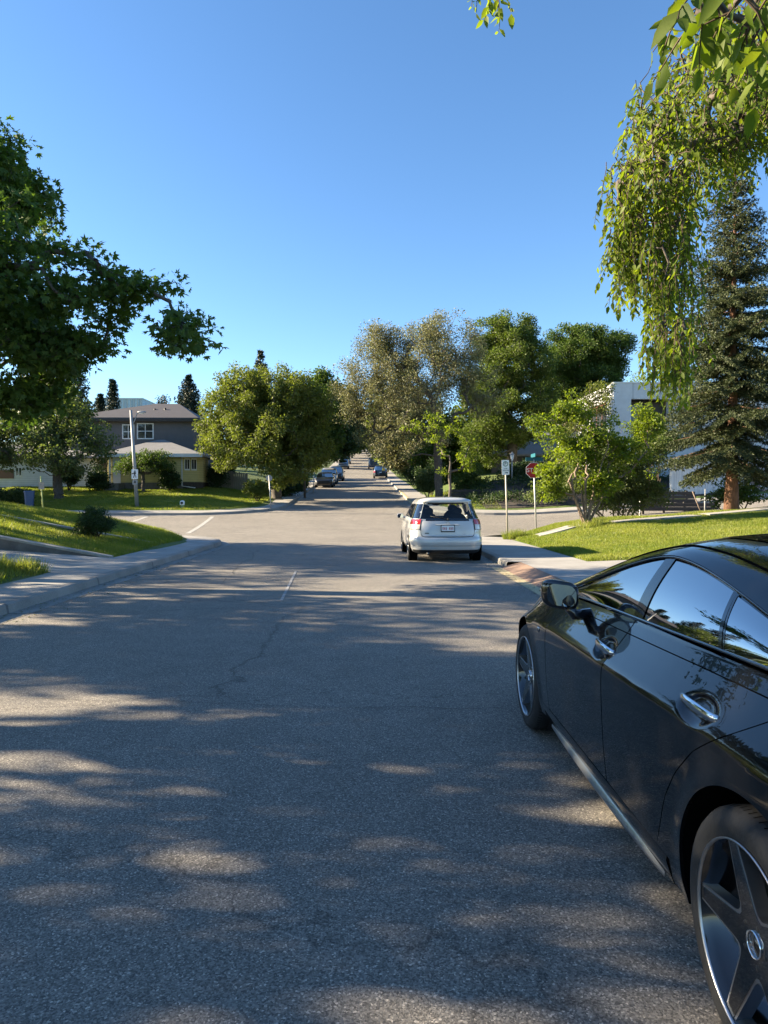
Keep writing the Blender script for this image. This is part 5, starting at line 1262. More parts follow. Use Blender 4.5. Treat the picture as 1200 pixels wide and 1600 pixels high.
# garden lamp
Yd = 45; base = at(800, 742, Yd); bz = gz(base.x, Yd); tz = at(800, 708, Yd).z - bz
gl = thing('garden_lamp', 'pale lantern style garden lamp post right of the parking sign, before the grey bungalow', 'lamp', (base.x, Yd, bz))
m = MB(); m.tube([(0, 0, -.1), (0, 0, tz - .5)], [.05, .045], 10); m.build('post', M['pole_grey'], gl)
m = MB(); m.lathe([(.06, tz - .5), (.13, tz - .12), (.001, tz - .12)], 8); m.build('lantern', M['lamp_glass'], gl)
m = MB(); m.lathe([(.17, tz - .118), (.04, tz + .06), (.001, tz + .12)], 8); m.build('cap', M['pole_grey'], gl)
# stakes and a pale stone near the spruce
for px, y0, y1, Y, lean, lab, mat in ((1000, 800, 774, 28.5, 0, 'thin white stake left of the dark timber wall', 'trim_white'), (1101, 790, 764, 30.5, 1, 'thin grey stake standing left of the spruce trunk', 'pole_grey'), (1100, 788, 768, 31.3, -18, 'pale pole leaning against the timber wall left of the spruce', 'bark_pale')):
    bb_ = at(px, y0, Y); z = gz(bb_.x, Y); tp = at(px + lean, y1, Y)
    q_ = thing('garden_stake', lab, 'stake', (bb_.x, Y, z)); m = MB(); m.tube([(0, 0, -.1), (tp.x - bb_.x, 0, tp.z - z)], [.03, .024], 6); m.build('stake_shaft', M[mat], q_)
bb_ = at(1083, 800, 27); z = gz(bb_.x, 27)
m = MB(); rg = random.Random(4); m.ell((0, 0, .1), (.24, .17, .15), 12, 8); m.v = [(x + rg.uniform(-.02, .02), y + rg.uniform(-.02, .02), zz + rg.uniform(-.015, .015)) for x, y, zz in m.v]
st = m.build('garden_stone', M['stone']); st.location = (bb_.x, 27, z); tag(st, 'pale rounded stone on the grass left of the spruce trunk', 'stone')
# ------------------------------------------------------------------ vehicles
def spow(a, e): return math.copysign(abs(a) ** e, a)
def wheel(t, name, x, y, z, r, width, side, rim_r, rim_mat='alu', spokes=5, star=False, phi=0.0):
    """side -1: outer face looks to -x"""
    X = Matrix.Translation((x, y, z)) @ Matrix(((0, 0, side, 0), (1, 0, 0, 0), (0, 1, 0, 0), (0, 0, 0, 1)))   # local (u,v,out)->(y,z,side*x)
    wl = bpy.data.objects.new(name, None); C.objects.link(wl); wl.parent = t; wl.empty_display_size = 0.1
    h = width / 2; b = MB(); n = 56 if star else 28
    prof = [(rim_r, h - .006), (rim_r + .012, h - .002), (r - .05, h + .004), (r - .02, h - .006), (r - .004, h - .026), (r, h - .045), (r, .02), (r - .009, .012), (r - .009, 0), (r, -.008), (r, -h + .04), (r - .015, -h), (rim_r, -h)]
    b.lathe(prof, n, X); 
    ty = b.build('tyre', M['tyre'], wl)
    if star:      # tread grooves on the shoulder
        b = MB()
        for i in range(84):
            a = 2 * math.pi * i / 84; Q = X @ Matrix.Rotation(a, 4, 'Z')
            b.add([Q @ Vector(v) for v in ((r - .0045, -.0022, h - .024), (r - .0045, .0022, h - .024), (r + .0008, .0036, h - .047), (r + .0008, .0004, h - .047))], [(0, 1, 2, 3)])
        b.build('tread_grooves', M['black_void'], wl)
    if not star:
        b = MB(); b.lathe([(rim_r, h - .008), (rim_r - .012, h - .015), (rim_r - .02, h - .05), (.001, h - .05)], 24, X); b.build('rim', M['disc'], wl)
        b = MB()
        for k in range(spokes):
            Q = X @ Matrix.Rotation(phi + 2 * math.pi * k / spokes, 4, 'Z'); b.box((.02, -.028, h - .045), (rim_r - .01, .028, h - .018), Q)
        b.lathe([(.001, h - .01), (.05, h - .01), (.055, h - .03)], 16, X); b.build('spokes', M[rim_mat], wl)
        return wl
    b = MB(); b.lathe([(rim_r - .001, h - .004), (rim_r - .016, h - .03), (rim_r - .025, -.06), (.001, -.06)], 56, X); b.build('rim', M['black_gloss'], wl)
    b = MB(); b.lathe([(rim_r + .002, h - .003), (rim_r + .002, h + .002), (rim_r - .003, h + .0015), (rim_r - .004, h - .006)], 64, X); b.build('rim_edge', M['alu'], wl)
    b = MB(); b.lathe([(.185, .0), (.185, .02), (.06, .02), (.06, .05), (.001, .05)], 40, X); b.build('brake_disc', M['disc'], wl)
    b = MB(); Q = X @ Matrix.Rotation(R_(200), 4, 'Z'); b.box((.10, -.10, .01), (.205, .10, .06), Q); b.build('caliper', M['black_plastic'], wl)
    def starpoly(hw, vr, R0):
        out = []
        for k in range(5):
            a = phi + 2 * math.pi * k / 5
            for R1, w_ in ((R0, hw), ):
                out += [(R1 * math.cos(a) + w_ * math.sin(a), R1 * math.sin(a) - w_ * math.cos(a)), (R1 * math.cos(a) - w_ * math.sin(a), R1 * math.sin(a) + w_ * math.cos(a))]
            for da, rr in ((24, vr * 1.10), (31, vr * .985), (41, vr * .985), (48, vr * 1.10)):
                aa = a + R_(da); out.append((rr * math.cos(aa), rr * math.sin(aa)))
        return out
    def plate(b, poly, z0, z1, dish):
        n = len(poly)
        def dz(u, v): return -dish * max(0, 1 - math.hypot(u, v) / rim_r)
        c = (0, 0)
        vs = [X @ Vector((0, 0, z1 - dish))] + [X @ Vector((u, v, z1 + dz(u, v))) for u, v in poly] + [X @ Vector((u, v, z0 + dz(u, v))) for u, v in poly]
        fs = [(0, 1 + i, 1 + (i + 1) % n) for i in range(n)] + [(1 + i, 1 + n + i, 1 + n + (i + 1) % n, 1 + (i + 1) % n) for i in range(n)]
        b.add(vs, fs)
    b = MB(); plate(b, starpoly(.025, .092, rim_r - .004), h - .05, h - .010, .028); b.build('spokes', M['alu'], wl)
    b = MB(); plate(b, starpoly(.0165, .080, rim_r - .006), h - .02, h - .0075, .028); b.build('spoke_face', M['black_gloss'], wl)
    b = MB()
    for k in range(5):
        a = phi + R_(36) + 2 * math.pi * k / 5; p = X @ Vector((.056 * math.cos(a), .056 * math.sin(a), h - .034))
        b.ell(p, (.007, .011, .011), 8, 6)
    b.build('wheel_bolts', M['black_plastic'], wl)
    b = MB(); b.lathe([(.034, h - .04), (.034, h - .030), (.001, h - .027)], 32, X); cp = b.build('hub_cap', M['black_gloss'], wl)
    b = MB(); b.lathe([(.034, h - .031), (.0345, h - .026), (.031, h - .0265), (.031, h - .03)], 32, X)
    for k in range(3):
        a = R_(90 + 120 * k); Q = X @ Matrix.Rotation(a, 4, 'Z'); b.add([Q @ Vector(v) for v in ((0, -.004, h - .0262), (.030, 0, h - .0262), (0, .004, h - .0262))], [(0, 1, 2)])
    b.build('emblem', M['chrome'], cp)
    return wl

M['satin'] = solid('satin_silver_trim', (0.62, 0.63, 0.65), 0.28, 1.0, var=0.03)
# ------------- the black sedan in front
CARX, CARY, CARYAW = 1.885, 1.74, -1.0
sed = thing('parked_car', 'shiny black four door sedan parked in the right foreground with chrome handles', 'car', (CARX, CARY, 0), R_(CARYAW))
WB = 2.73; WR = 0.342
ZB = [(-.97, .90), (-.5, 1.0), (0, 1.022), (.5, 1.016), (1.1, 1.0), (1.9, .975), (2.3, .945), (2.8, .875), (3.2, .775), (3.5, .66), (3.62, .58)]
WPF = [(0, .866), (.10, .888), (.3, .905), (.5, .914), (.66, .918), (.735, .916), (.765, .909), (.80, .885), (.86, .846), (.93, .805), (1.0, .768)]
TAP = [(-.99, .74), (-.9, .84), (-.6, .93), (-.3, .945), (.0, .962), (.3, .976), (.65, .99), (1.1, 1.0), (2.3, 1.0), (2.8, .985), (3.1, .945), (3.35, .86), (3.52, .72), (3.62, .5)]
def smooth_interp(x, pts, e=0.06):
    return (interp(x - e, pts) + 2 * interp(x, pts) + interp(x + e, pts)) / 4
def zbelt(y): return smooth_interp(y, ZB, .12)
def side_x(y, z):
    zb = zbelt(y); t = (z - .22) / (zb - .22)
    ws = smooth_interp(min(max(t, 0), 1), WPF, .018)
    tp_ = smooth_interp(y, TAP, .12); wv = ws * (1 - (1 - tp_) * ((.3 + .7 * min(max(t, 0), 1)) if -.3 < y < 2 else 1))
    for yc in (0, WB):
        r = math.hypot(y - yc, z - .34); wv += 0.010 * math.exp(-((r - .385) / .05) ** 2) * (1 if z < .8 else .3)
    for yc in (1.215, .345):      # the finger cups behind the handles
        e = ((y - yc) / .100) ** 2 + ((z - .858) / .043) ** 2
        if e < 4: wv -= .020 / (1 + math.exp((e - .75) * 7))
    return wv
def SP(y, z, sg, off=0.0): return Vector((sg * (side_x(y, z) + off), y, z))
def poly_at(pts, s):
    n = len(pts) - 1; f = min(max(s, 0), 1) * n; i = min(int(f), n - 1); f -= i
    return (pts[i][0] + (pts[i + 1][0] - pts[i][0]) * f, pts[i][1] + (pts[i + 1][1] - pts[i][1]) * f)
def crv(pts, s):
    """smooth polyline"""
    e = .5 / (len(pts) - 1) * .5
    a, b, c = poly_at(pts, s - e), poly_at(pts, s), poly_at(pts, s + e)
    if s < e or s > 1 - e: return b
    return ((a[0] + 2 * b[0] + c[0]) / 4, (a[1] + 2 * b[1] + c[1]) / 4)
def panel(name, c0, c1, sg, parent, mat, nu, nv, rim=0.012):
    """ruled side panel between two (y,z) curves, with its edge turned inwards"""
    b = MB()
    def yz(u, v):
        a, c = c0(v), c1(v); return (a[0] + (c[0] - a[0]) * u, a[1] + (c[1] - a[1]) * u)
    b.grid(lambda u, v: SP(*yz(u, v), sg), nu, nv)
    edge = [(i / nu, 0) for i in range(nu)] + [(1, j / nv) for j in range(nv)] + [(1 - i / nu, 1) for i in range(nu)] + [(0, 1 - j / nv) for j in range(nv)]
    m = len(edge); vs = [SP(*yz(*e), sg) for e in edge] + [SP(*yz(*e), sg, -rim) for e in edge]
    b.add(vs, [(i, (i + 1) % m, m + (i + 1) % m, m + i) for i in range(m)], False)
    o = b.build(name, mat, parent, fix=False)
    bm = bmesh.new(); bm.from_mesh(o.data); bmesh.ops.recalc_face_normals(bm, faces=bm.faces); bm.to_mesh(o.data); bm.free()
    return o
G = .0022
REAR_EDGE = [(.600, .305), (.575, .36), (.545, .42), (.50, .52), (.42, .63), (.30, .745), (.17, .83), (.06, .91), (-.02, .97), (-.065, 1.02)]
RAIL = [(-.42, 1.005, .735), (-.3, 1.02, .725), (-.1, 1.065, .70), (.2, 1.135, .668), (.55, 1.207, .637), (.8, 1.25, .620), (1.05, 1.272, .612), (1.2, 1.262, .618), (1.48, 1.20, .650), (1.85, 1.09, .700), (2.3, .962, .752), (2.6, .925, .76)]
ZC = [(-1.0, .99), (-.85, 1.06), (-.5, 1.19), (-.1, 1.30), (.3, 1.362), (.7, 1.384), (1.1, 1.376), (1.45, 1.335), (1.75, 1.27), (2.2, 1.11), (2.6, .965)]
def rail(y):
    return smooth_interp(y, [(p[0], p[1]) for p in RAIL], .1), smooth_interp(y, [(p[0], p[2]) for p in RAIL], .1)
def GP(y, q, sg, off=0.0):
    zr, wr = rail(y); zb = zbelt(y) + .004; wb = .758 * smooth_interp(y, TAP, .12)
    zr = max(zr, zb + .004)
    x = wb + (wr - wb) * q + .016 * math.sin(math.pi * q) + off * .85
    return Vector((sg * x, y, zb + (zr - zb) * q + off * .5))
def RP(y, f, off=0.0):
    """roof skin: f from -1 (left rail) to 1"""
    zr, wr = rail(y); zc = smooth_interp(y, ZC, .1); zc = max(zc, zr + .01)
    k = (1 - abs(f) ** 2.3) ** .72
    return Vector((f * (wr + .012), y, zr + .012 + (zc - zr - .012) * k + off))
for sg in (-1, 1):
    ar = .392
    # doors
    fd = panel('door', lambda v: (2.118 - .03 * v - G + .012 * math.sin(3 * v), .312 + (zbelt(2.1) - .312) * v), lambda v: (1.125 + G, .312 + (zbelt(1.125) - .312) * v), sg, sed, M['black_paint'], 90, 110)
    rd = panel('door', lambda v: (1.120 - G, .312 + (zbelt(1.12) - .312) * v), lambda v: (crv(REAR_EDGE, v)[0] + G, crv(REAR_EDGE, v)[1] - (.0 if v < .98 else .002)), sg, sed, M['black_paint'], 90, 110)
    # rear quarter and front wing
    def archc(yc, a0, a1): return lambda v: (yc + ar * math.cos(R_(a0 + (a1 - a0) * v)), .34 + ar * math.sin(R_(a0 + (a1 - a0) * v)))
    qout = [(.5, .22), (.605, .30)] + [(p[0] - .004, p[1]) for p in REAR_EDGE[1:]] + [(-.15, zbelt(-.15)), (-.3, zbelt(-.3)), (-.5, zbelt(-.5)), (-.7, zbelt(-.7)), (-.93, zbelt(-.93)), (-.975, .75), (-.985, .55), (-.96, .38), (-.9, .24), (-.6, .22)]
    panel('rear_wing', archc(0, -17, 198), lambda v: poly_at(qout, v), sg, sed, M['black_paint'], 14, 90)
    fo = [(2.26, .22), (2.125, .30), (2.124, .45), (2.122, .6), (2.118, .75), (2.095, .88), (2.092, zbelt(2.09))] + [(y, zbelt(y)) for y in (2.3, 2.5, 2.7, 2.9, 3.1, 3.3, 3.5)] + [(3.60, .55), (3.60, .42), (3.55, .30), (3.45, .22), (3.2, .22)]
    panel('front_wing', archc(WB, 198, -17), lambda v: poly_at(fo, v), sg, sed, M['black_paint'], 14, 90)
    # sill with bright strip
    b = MB()
    prof = [(.000, .306), (.006, .29), (.004, .25), (-.004, .21), (-.03, .185), (-.2, .18)]
    ys = [.52 + (2.26 - .52) * i / 24 for i in range(25)]
    vs = [Vector((sg * (side_x(y, max(z, .22)) + d), y, z)) for y in ys for d, z in prof]; n = len(prof)
    b.add(vs, [(i * n + j, (i + 1) * n + j, (i + 1) * n + j + 1, i * n + j + 1) for i in range(24) for j in range(n - 1)], True)
    sl = b.build('sill', M['black_paint'], sed)
    b = MB(); vs = []; ys = [.58 + (2.14 - .58) * i / 24 for i in range(25)]
    for i, y in enumerate(ys):
        k = math.sin(math.pi * (i + .3) / 24.6) ** .7; w0 = side_x(y, .22)
        vs += [Vector((sg * (w0 + .001), y, .215 + .016 * k)), Vector((sg * (w0 + .021 * k), y, .207)), Vector((sg * (w0 + .018 * k), y, .197)), Vector((sg * (w0 - .006), y, .192))]
    b.add(vs, [(i * 4 + j, (i + 1) * 4 + j, (i + 1) * 4 + j + 1, i * 4 + j + 1) for i in range(24) for j in range(3)], True); b.build('chrome_strip', M['satin'], sl)
    # dark inner shell behind the gaps
    b = MB(); b.grid(lambda u, v: SP(.5 + 1.75 * u, .25 + (zbelt(.5 + 1.75 * u) - .29) * v, sg, -.02), 20, 12); b.build('inner_shell', M['black_void'], sed)
    # arches
    for yc in (0, WB):
        b = MB(); b.grid(lambda u, v: Vector((sg * (.885 - .45 * u) if u > 0 else sg * (side_x(yc + ar * math.cos(R_(-17 + 215 * v)), max(.22, .34 + ar * math.sin(R_(-17 + 215 * v)))) - .006), yc + (ar + .004) * math.cos(R_(-17 + 215 * v)), .34 + (ar + .004) * math.sin(R_(-17 + 215 * v)))), 4, 40)
        b.build('arch_liner', M['black_void'], sed)
        wheel(sed, 'wheel', sg * .788, yc, WR, WR, .225, sg, .256, star=True, phi=R_(0 if yc == 0 else 14))
    # windows, pillars
    def win(name, y0b, y0t, y1b, y1t, par, mat, off, q0=0.02, q1=.965, nu=16, nv=10):
        b = MB()
        def fn(u, v):
            q = q0 + (q1 - q0) * v; ya = y0b + (y0t - y0b) * v; yb = y1b + (y1t - y1b) * v
            return GP(ya + (yb - ya) * u, q, sg, off)
        b.grid(fn, nu, nv); return b.build(name, mat, par)
    win('pillar', 2.35, 2.35, -.36, -.36, sed, M['black_gloss'], -.004, 0, 1.0, 90, 8).name = 'window_frame'
    win('window', 1.99, 1.83, 1.178, 1.170, fd, M['car_glass'], .002, .03, .955, 24)
    win('window', 1.062, 1.062, .452, .556, rd, M['car_glass'], .002, .03, .955, 20)
    win('window', .420, .520, -.13, -.10, rd, M['car_glass'], .002, .03, .93, 16)
    win('pillar', 1.168, 1.160, 1.072, 1.072, fd, M['black_paint'], .006, .0, .985, 4)
    win('pillar', .447, .550, .426, .527, rd, M['black_gloss'], .008, .0, .98, 3)
    # trim lines round the glass and along the belt
    b = MB(); b.tube([GP(y, 0.0, sg, .006) for y in np.linspace(2.05, -.2, 40)], .006, 6); b.build('belt_trim', M['black_gloss'], sed)
    b = MB(); b.tube([GP(y, 1.0, sg, .008) for y in np.linspace(2.3, -.3, 50)], .007, 6); b.build('window_trim', M['black_gloss'], sed)
    b = MB(); b.tube([RP(y, sg * .86, .001) for y in np.linspace(1.7, -.4, 40)], .0045, 5); b.build('roof_seam', M['black_void'], sed)
    # crease line catches: swage below the belt
    b = MB(); b.tube([SP(y, .22 + .93 * (zbelt(y) - .22), sg, .001) for y in np.linspace(2.08, -.5, 50)], .0022, 5); b.build('shoulder_groove', M['black_void'], sed)
    # handles in their cups
    for yc, par in ((1.215, fd), (.345, rd)):
        zc = .858
        pts = []
        for i in range(15):
            u = i / 14; y = yc + .112 - .224 * u
            q0 = SP(y, zc + .010 - .006 * u, sg); qa = SP(y, zc + .11, sg); qb = SP(y, zc - .11, sg)
            pts.append(Vector((sg * (.5 * (abs(qa.x) + abs(qb.x)) + .016 + .014 * math.sin(math.pi * u) ** .6), y, zc + .010 - .006 * u)))
        b = MB(); hv = []
        for i, p in enumerate(pts):
            u = i / 14; hh = .013 + .006 * math.sin(math.pi * u); th = .010
            for k in range(10):
                a = 2 * math.pi * k / 10; hv.append(p + Vector((sg * th * math.cos(a), 0, hh * math.sin(a))))
        b.add(hv, [(i * 10 + k, i * 10 + (k + 1) % 10, (i + 1) * 10 + (k + 1) % 10, (i + 1) * 10 + k) for i in range(14) for k in range(10)] + [tuple(range(10)), tuple(140 + k for k in range(10))], True)
        b.build('handle', M['chrome'], par)
    # mirror
    mc = Vector((sg * .950, 1.66, 1.032))
    b = MB()
    def hous(u, v):
        a = 2 * math.pi * u; p = math.pi * (v - .5)
        x = .088 * spow(math.cos(p), .55) * spow(math.cos(a), .6); z = .072 * spow(math.cos(p), .55) * spow(math.sin(a), .6); y = .075 * spow(math.sin(p), .8)
        if y < 0: y *= .35
        return mc + Vector((x, y + .04 * abs(x) / .1 * (1 if sg * x > 0 else -.3), z + .012 * (-sg * x) / .1 * -1))
    b.grid(hous, 36, 24); mo = b.build('mirror', M['black_gloss'], fd)
    b = MB(); MQ = Matrix.Translation(mc + Vector((0, -.0275, 0))) @ Matrix.Rotation(R_(4 * sg), 4, 'Z') @ Matrix.Rotation(R_(3), 4, 'X')
    pl = [(x + .012 * 0, z + .012 * (sg * x) / .1) for x, z in rrect(.145, .108, .042, 8)]
    b.prism(pl, .006, MQ); b.build('mirror_glass', M['mirror_glass'], mo)
    b = MB(); b.tube([mc + Vector((-sg * .04, .02, -.05)), mc + Vector((-sg * .07, .0, -.10)), SP(1.70, .925, sg, -.03)], [.03, .026, .034], 10); b.build('mirror_stalk', M['black_gloss'], mo)
    # wing badge plate
    b = MB(); b.grid(lambda u, v: SP(2.30 - .055 * u - .012 * v, .728 + .026 * v, sg, .002), 4, 1); 
    b.v = []; b.f = []; b.sm = []
    for k in range(3): b.tube([SP(2.31 - .018 * k, .722, sg, .002), SP(2.295 - .018 * k, .75, sg, .002)], .0022, 4)
    b.build('wing_badge', M['chrome'], sed)
# roof, screens, bonnet, boot, bumpers
b = MB(); b.grid(lambda u, v: RP(2.6 - 3.55 * u, -1 + 2 * v), 70, 40); rf = b.build('roof', M['black_paint'], sed)
b = MB(); b.grid(lambda u, v: RP(2.55 - .82 * u, (-1 + 2 * v) * .90, .004), 24, 30); b.build('windscreen', M['car_glass'], sed)
b = MB(); b.grid(lambda u, v: RP(-.02 - .80 * u, (-1 + 2 * v) * .86, .004), 24, 30); b.build('rear_window', M['car_glass'], sed)
b = MB(); b.grid(lambda u, v: RP(1.25 - 1.0 * u, (-1 + 2 * v) * .62, .003), 20, 20); b.build('sunroof', M['car_glass'], rf)
def bonnet(u, v):
    y = 2.2 + 1.38 * u; f = -1 + 2 * v; wv = side_x(y, zbelt(y)); return Vector((f * wv, y, zbelt(y) + .055 * (1 - f * f) * (1 - .4 * u) + .012 * math.exp(-((abs(f) - .6) / .15) ** 2)))
b = MB(); b.grid(bonnet, 30, 30); b.build('bonnet', M['black_paint'], sed)
b = MB(); b.grid(lambda u, v: Vector(((-1 + 2 * v) * side_x(-.55 - .42 * u, zbelt(-.55 - .42 * u)), -.55 - .42 * u, zbelt(-.55 - .42 * u) + .03 * (1 - (-1 + 2 * v) ** 2))), 10, 20); b.build('boot_lid', M['black_paint'], sed)
def front(u, v):
    z = .2 + .42 * v; f = -1 + 2 * u; return Vector((f * .62, 3.56 + .16 * (1 - f * f) - .06 * (v - .4) ** 2, z))
b = MB(); b.grid(front, 24, 10); b.build('front_bumper', M['black_paint'], sed)
b = MB(); b.grid(lambda u, v: Vector(((-1 + 2 * u) * .66, -.95 - .10 * (1 - (-1 + 2 * u) ** 2), .22 + .70 * v)), 24, 10); b.build('rear_bumper', M['black_paint'], sed)
for sg in (-1, 1):
    b = MB(); b.grid(lambda u, v: SP(3.30 + .26 * u, .56 + (.60 + .05 * u - .54) * v + .03 * u, sg, .004), 8, 4); b.build('headlight', M['clear_lens'], sed)
    b = MB(); b.grid(lambda u, v: SP(-.80 - .17 * u, .74 + .10 * v, sg, .004), 8, 4); b.build('tail_light', M['red_lens'], sed)
b = MB(); b.box((-.8, -.85, .175), (.8, 3.4, .19)); b.build('underbody', M['black_void'], sed)

# ------------- other cars: bodies lofted through level outlines
def level_car(name, label, loc, rz, levels, paint, wheels, wheel_r=.32, group=None, pitch=0.0, roof_z=None, windows=(), through=(), nth=120, cat='car'):
    t = thing(name, label, cat, loc, rz, group); t.rotation_euler = (pitch, 0, rz)
    t.rotation_mode = 'ZYX' if False else 'XYZ'
    L = np.array(levels, float); nl = len(L)
    zs = []
    for i in range(nl - 1):
        m = max(1, int(abs(L[i + 1][0] - L[i][0]) / .035)); zs += [i + k / m for k in range(m)]
    zs.append(nl - 1)
    def lev(f):
        i = min(int(f), nl - 2); k = f - i
        return L[i] * (1 - k) + L[i + 1] * k
    def SPT(th, f, off=0.0):
        def q(th):
            z, yr, yf, wv, n = lev(f); c, s = math.cos(th), math.sin(th)
            x = wv * spow(c, 2 / n); y = (yr + yf) / 2 + (yf - yr) / 2 * spow(s, 2 / n)
            if s < 0: y -= .05 * (1 - (x / wv) ** 2) * (1 if z < 1.2 else .4)
            return Vector((x, y, z))
        p = q(th)
        if off:
            i = min(int(f), nl - 2); d = q(th + .01) - q(th - .01)
            fz = lev(min(f + .2, nl - 1)); f0 = lev(max(f - .2, 0))
            def r(ff):
                z, yr, yf, wv, n = lev(ff); c, s = math.cos(th), math.sin(th)
                y = (yr + yf) / 2 + (yf - yr) / 2 * spow(s, 2 / n); return Vector((wv * spow(c, 2 / n), y, z))
            nrm = d.cross(r(min(f + .2, nl - 1)) - r(max(f - .2, 0)))
            if nrm.length > 1e-9: p = p + nrm.normalized() * off
        return p
    def fz(z):
        for i in range(nl - 1):
            if L[i][0] <= z <= L[i + 1][0]: return i + (z - L[i][0]) / max(L[i + 1][0] - L[i][0], 1e-9)
        return nl - 1 if z > L[-1][0] else 0
    def th_rear(xf, n=7): 
        c = abs(xf) ** (n / 2); a = math.acos(min(1, c)); return -a if xf > 0 else -(math.pi - a)
    ths = [2 * math.pi * i / nth for i in range(nth)]
    b = MB(); vs = [SPT(a, f) for f in zs for a in ths]; fs = []
    def skip(a, f):
        z = lev(f)[0]
        for fn in through:
            if fn(a, z, lev(f)): return True
        return False
    for i in range(len(zs) - 1):
        for j in range(nth):
            if skip(ths[j] + math.pi / nth, (zs[i] + zs[i + 1]) / 2): continue
            j2 = (j + 1) % nth; fs.append((i * nth + j, i * nth + j2, (i + 1) * nth + j2, (i + 1) * nth + j))
    fs.append(tuple((len(zs) - 1) * nth + j for j in range(nth))); fs.append(tuple(range(nth - 1, -1, -1)))
    b.add(vs, fs, True); b.build('body', paint, t, fix=False)
    t_ = dict(t=t, S=SPT, fz=fz, th=th_rear)
    wx = wheels['x']
    for y in wheels['y']:
        for sg in (-1, 1):
            m = MB(); Q = Matrix.Translation((sg * (wx + .004), y, wheel_r + .01)) @ Matrix(((0, 0, sg, 0), (1, 0, 0, 0), (0, 1, 0, 0), (0, 0, 0, 1)))
            m.lathe([(.001, 0), (wheel_r + .055, 0), (wheel_r + .06, -.01), (wheel_r + .06, -.2)], 32, Q); m.build('wheel_arch', M['black_void'], t)
            wheel(t, 'wheel', sg * (wx - .078), y, wheel_r, wheel_r, .2, sg, wheel_r * .64, 'alu')
    return t_
def patch(c, name, a0, a1, z0, z1, mat, off, par=None, nu=16, nv=8, fn=None):
    b = MB()
    b.grid(lambda u, v: c['S'](a0 + (a1 - a0) * u, c['fz'](z0 + (z1 - z0) * v) if fn is None else fn(u, v), off), nu, nv)
    return b.build(name, mat, par or c['t'])
def rear_patch(c, name, x0, x1, z0, z1, mat, off, par=None, taper=0.0, nu=20, nv=8):
    """x0,x1 as fractions of the half width; taper widens towards the bottom"""
    b = MB()
    def fn(u, v):
        k = 1 - taper * v; x = (x0 + (x1 - x0) * u) * k
        return c['S'](c['th'](max(-.9999, min(.9999, x))), c['fz'](z0 + (z1 - z0) * v), off)
    b.grid(fn, nu, nv); return b.build(name, mat, par or c['t'])
HL = [(.21, .14, 4.22, .78, 7), (.25, .07, 4.30, .84, 7), (.33, .02, 4.35, .872, 7), (.46, .0, 4.36, .886, 7), (.56, .005, 4.35, .888, 7), (.60, .03, 4.34, .886, 7), (.64, .05, 4.32, .888, 7), (.76, .06, 4.28, .888, 7), (.86, .08, 4.16, .876, 7), (.93, .10, 3.95, .858, 7), (.97, .115, 3.55, .842, 7),
      (1.02, .14, 3.32, .82, 7), (1.10, .19, 3.14, .788, 7), (1.30, .33, 2.80, .712, 7), (1.41, .41, 2.58, .668, 7), (1.455, .37, 2.48, .645, 6), (1.49, .40, 2.38, .60, 6), (1.52, .52, 2.25, .52, 5), (1.54, .75, 2.0, .38, 4), (1.55, 1.1, 1.6, .15, 3)]
wc = at(696, 875, 16.45)
def thr_rear(a, z, l):
    s = math.sin(a); c = math.cos(a)
    return s < -.35 and abs(c) < .42 ** 1 and 1.03 < z < 1.38
def thr_front(a, z, l):
    s = math.sin(a); return s > .35 and abs(math.cos(a)) < .5 and 1.03 < z < 1.40
def thr_side(a, z, l):
    y = (l[1] + l[2]) / 2 + (l[2] - l[1]) / 2 * spow(math.sin(a), 2 / l[4])
    return abs(math.cos(a)) > .5 and 1.05 < z < 1.36 and .75 < y < 2.6
hc = level_car('hatchback', 'pale silver white hatchback parked at the right kerb, seen from behind', (wc.x, 15.95, 0), R_(.6), HL, M['white_paint'], dict(x=.868, y=(.80, 3.42)), .325, through=(thr_rear, thr_front, thr_side), nth=160)
t = hc['t']
rw = rear_patch(hc, 'rear_window', -.96, .96, .985, 1.405, M['clear_glass'], .006)
# black border of the rear window
m = MB()
for (x0, x1, z0, z1) in ((-.985, .985, .975, 1.035), (-.975, .975, 1.372, 1.415), (-.985, -.80, 1.03, 1.375), (.80, .985, 1.03, 1.375)):
    m.grid(lambda u, v: hc['S'](hc['th'](max(-.999, min(.999, x0 + (x1 - x0) * u))), hc['fz'](z0 + (z1 - z0) * v), .003), 10, 6)
m.build('window_border', M['black_gloss'], rw)
sp = MB(); sp.grid(lambda u, v: hc['S'](hc['th'](-.9 + 1.8 * u), hc['fz'](1.425 + .05 * v), .02 + .03 * math.sin(math.pi * min(1, v + .2))), 24, 5); sp.build('roof_spoiler', M['white_paint'], t)
sl = rear_patch(hc, 'brake_light', -.06, .06, 1.415, 1.428, M['red_lens'], .03)
tg = rear_patch(hc, 'tailgate', -.70, .70, .615, .972, M['white_paint'], .010, taper=0.0, nu=28, nv=14)
m = MB()
def gap(pts, r=.006): m.tube([hc['S'](hc['th'](x), hc['fz'](z), .009) for x, z in pts], r, 5)
gap([(-.71, .965), (-.715, .8), (-.70, .66), (-.66, .612), (-.5, .603), (0, .60), (.5, .603), (.66, .612), (.70, .66), (.715, .8), (.71, .965)]); m.build('panel_gap', M['black_void'], tg)
m = MB(); m.grid(lambda u, v: hc['S'](hc['th'](-.33 + .66 * u), hc['fz'](.872 + .030 * v), .014 + .016 * math.sin(math.pi * v)), 20, 6); m.build('handle', M['white_paint'], tg)
m = MB()
pcen = hc['S'](hc['th'](0), hc['fz'](.80), .024)
PQ = T(pcen.x, pcen.y, pcen.z) @ Matrix.Rotation(R_(-6), 4, 'X')
m.prism(rrect(.33, .175, .012), .012, PQ); pf = m.build('plate_frame', M['black_plastic'], tg)
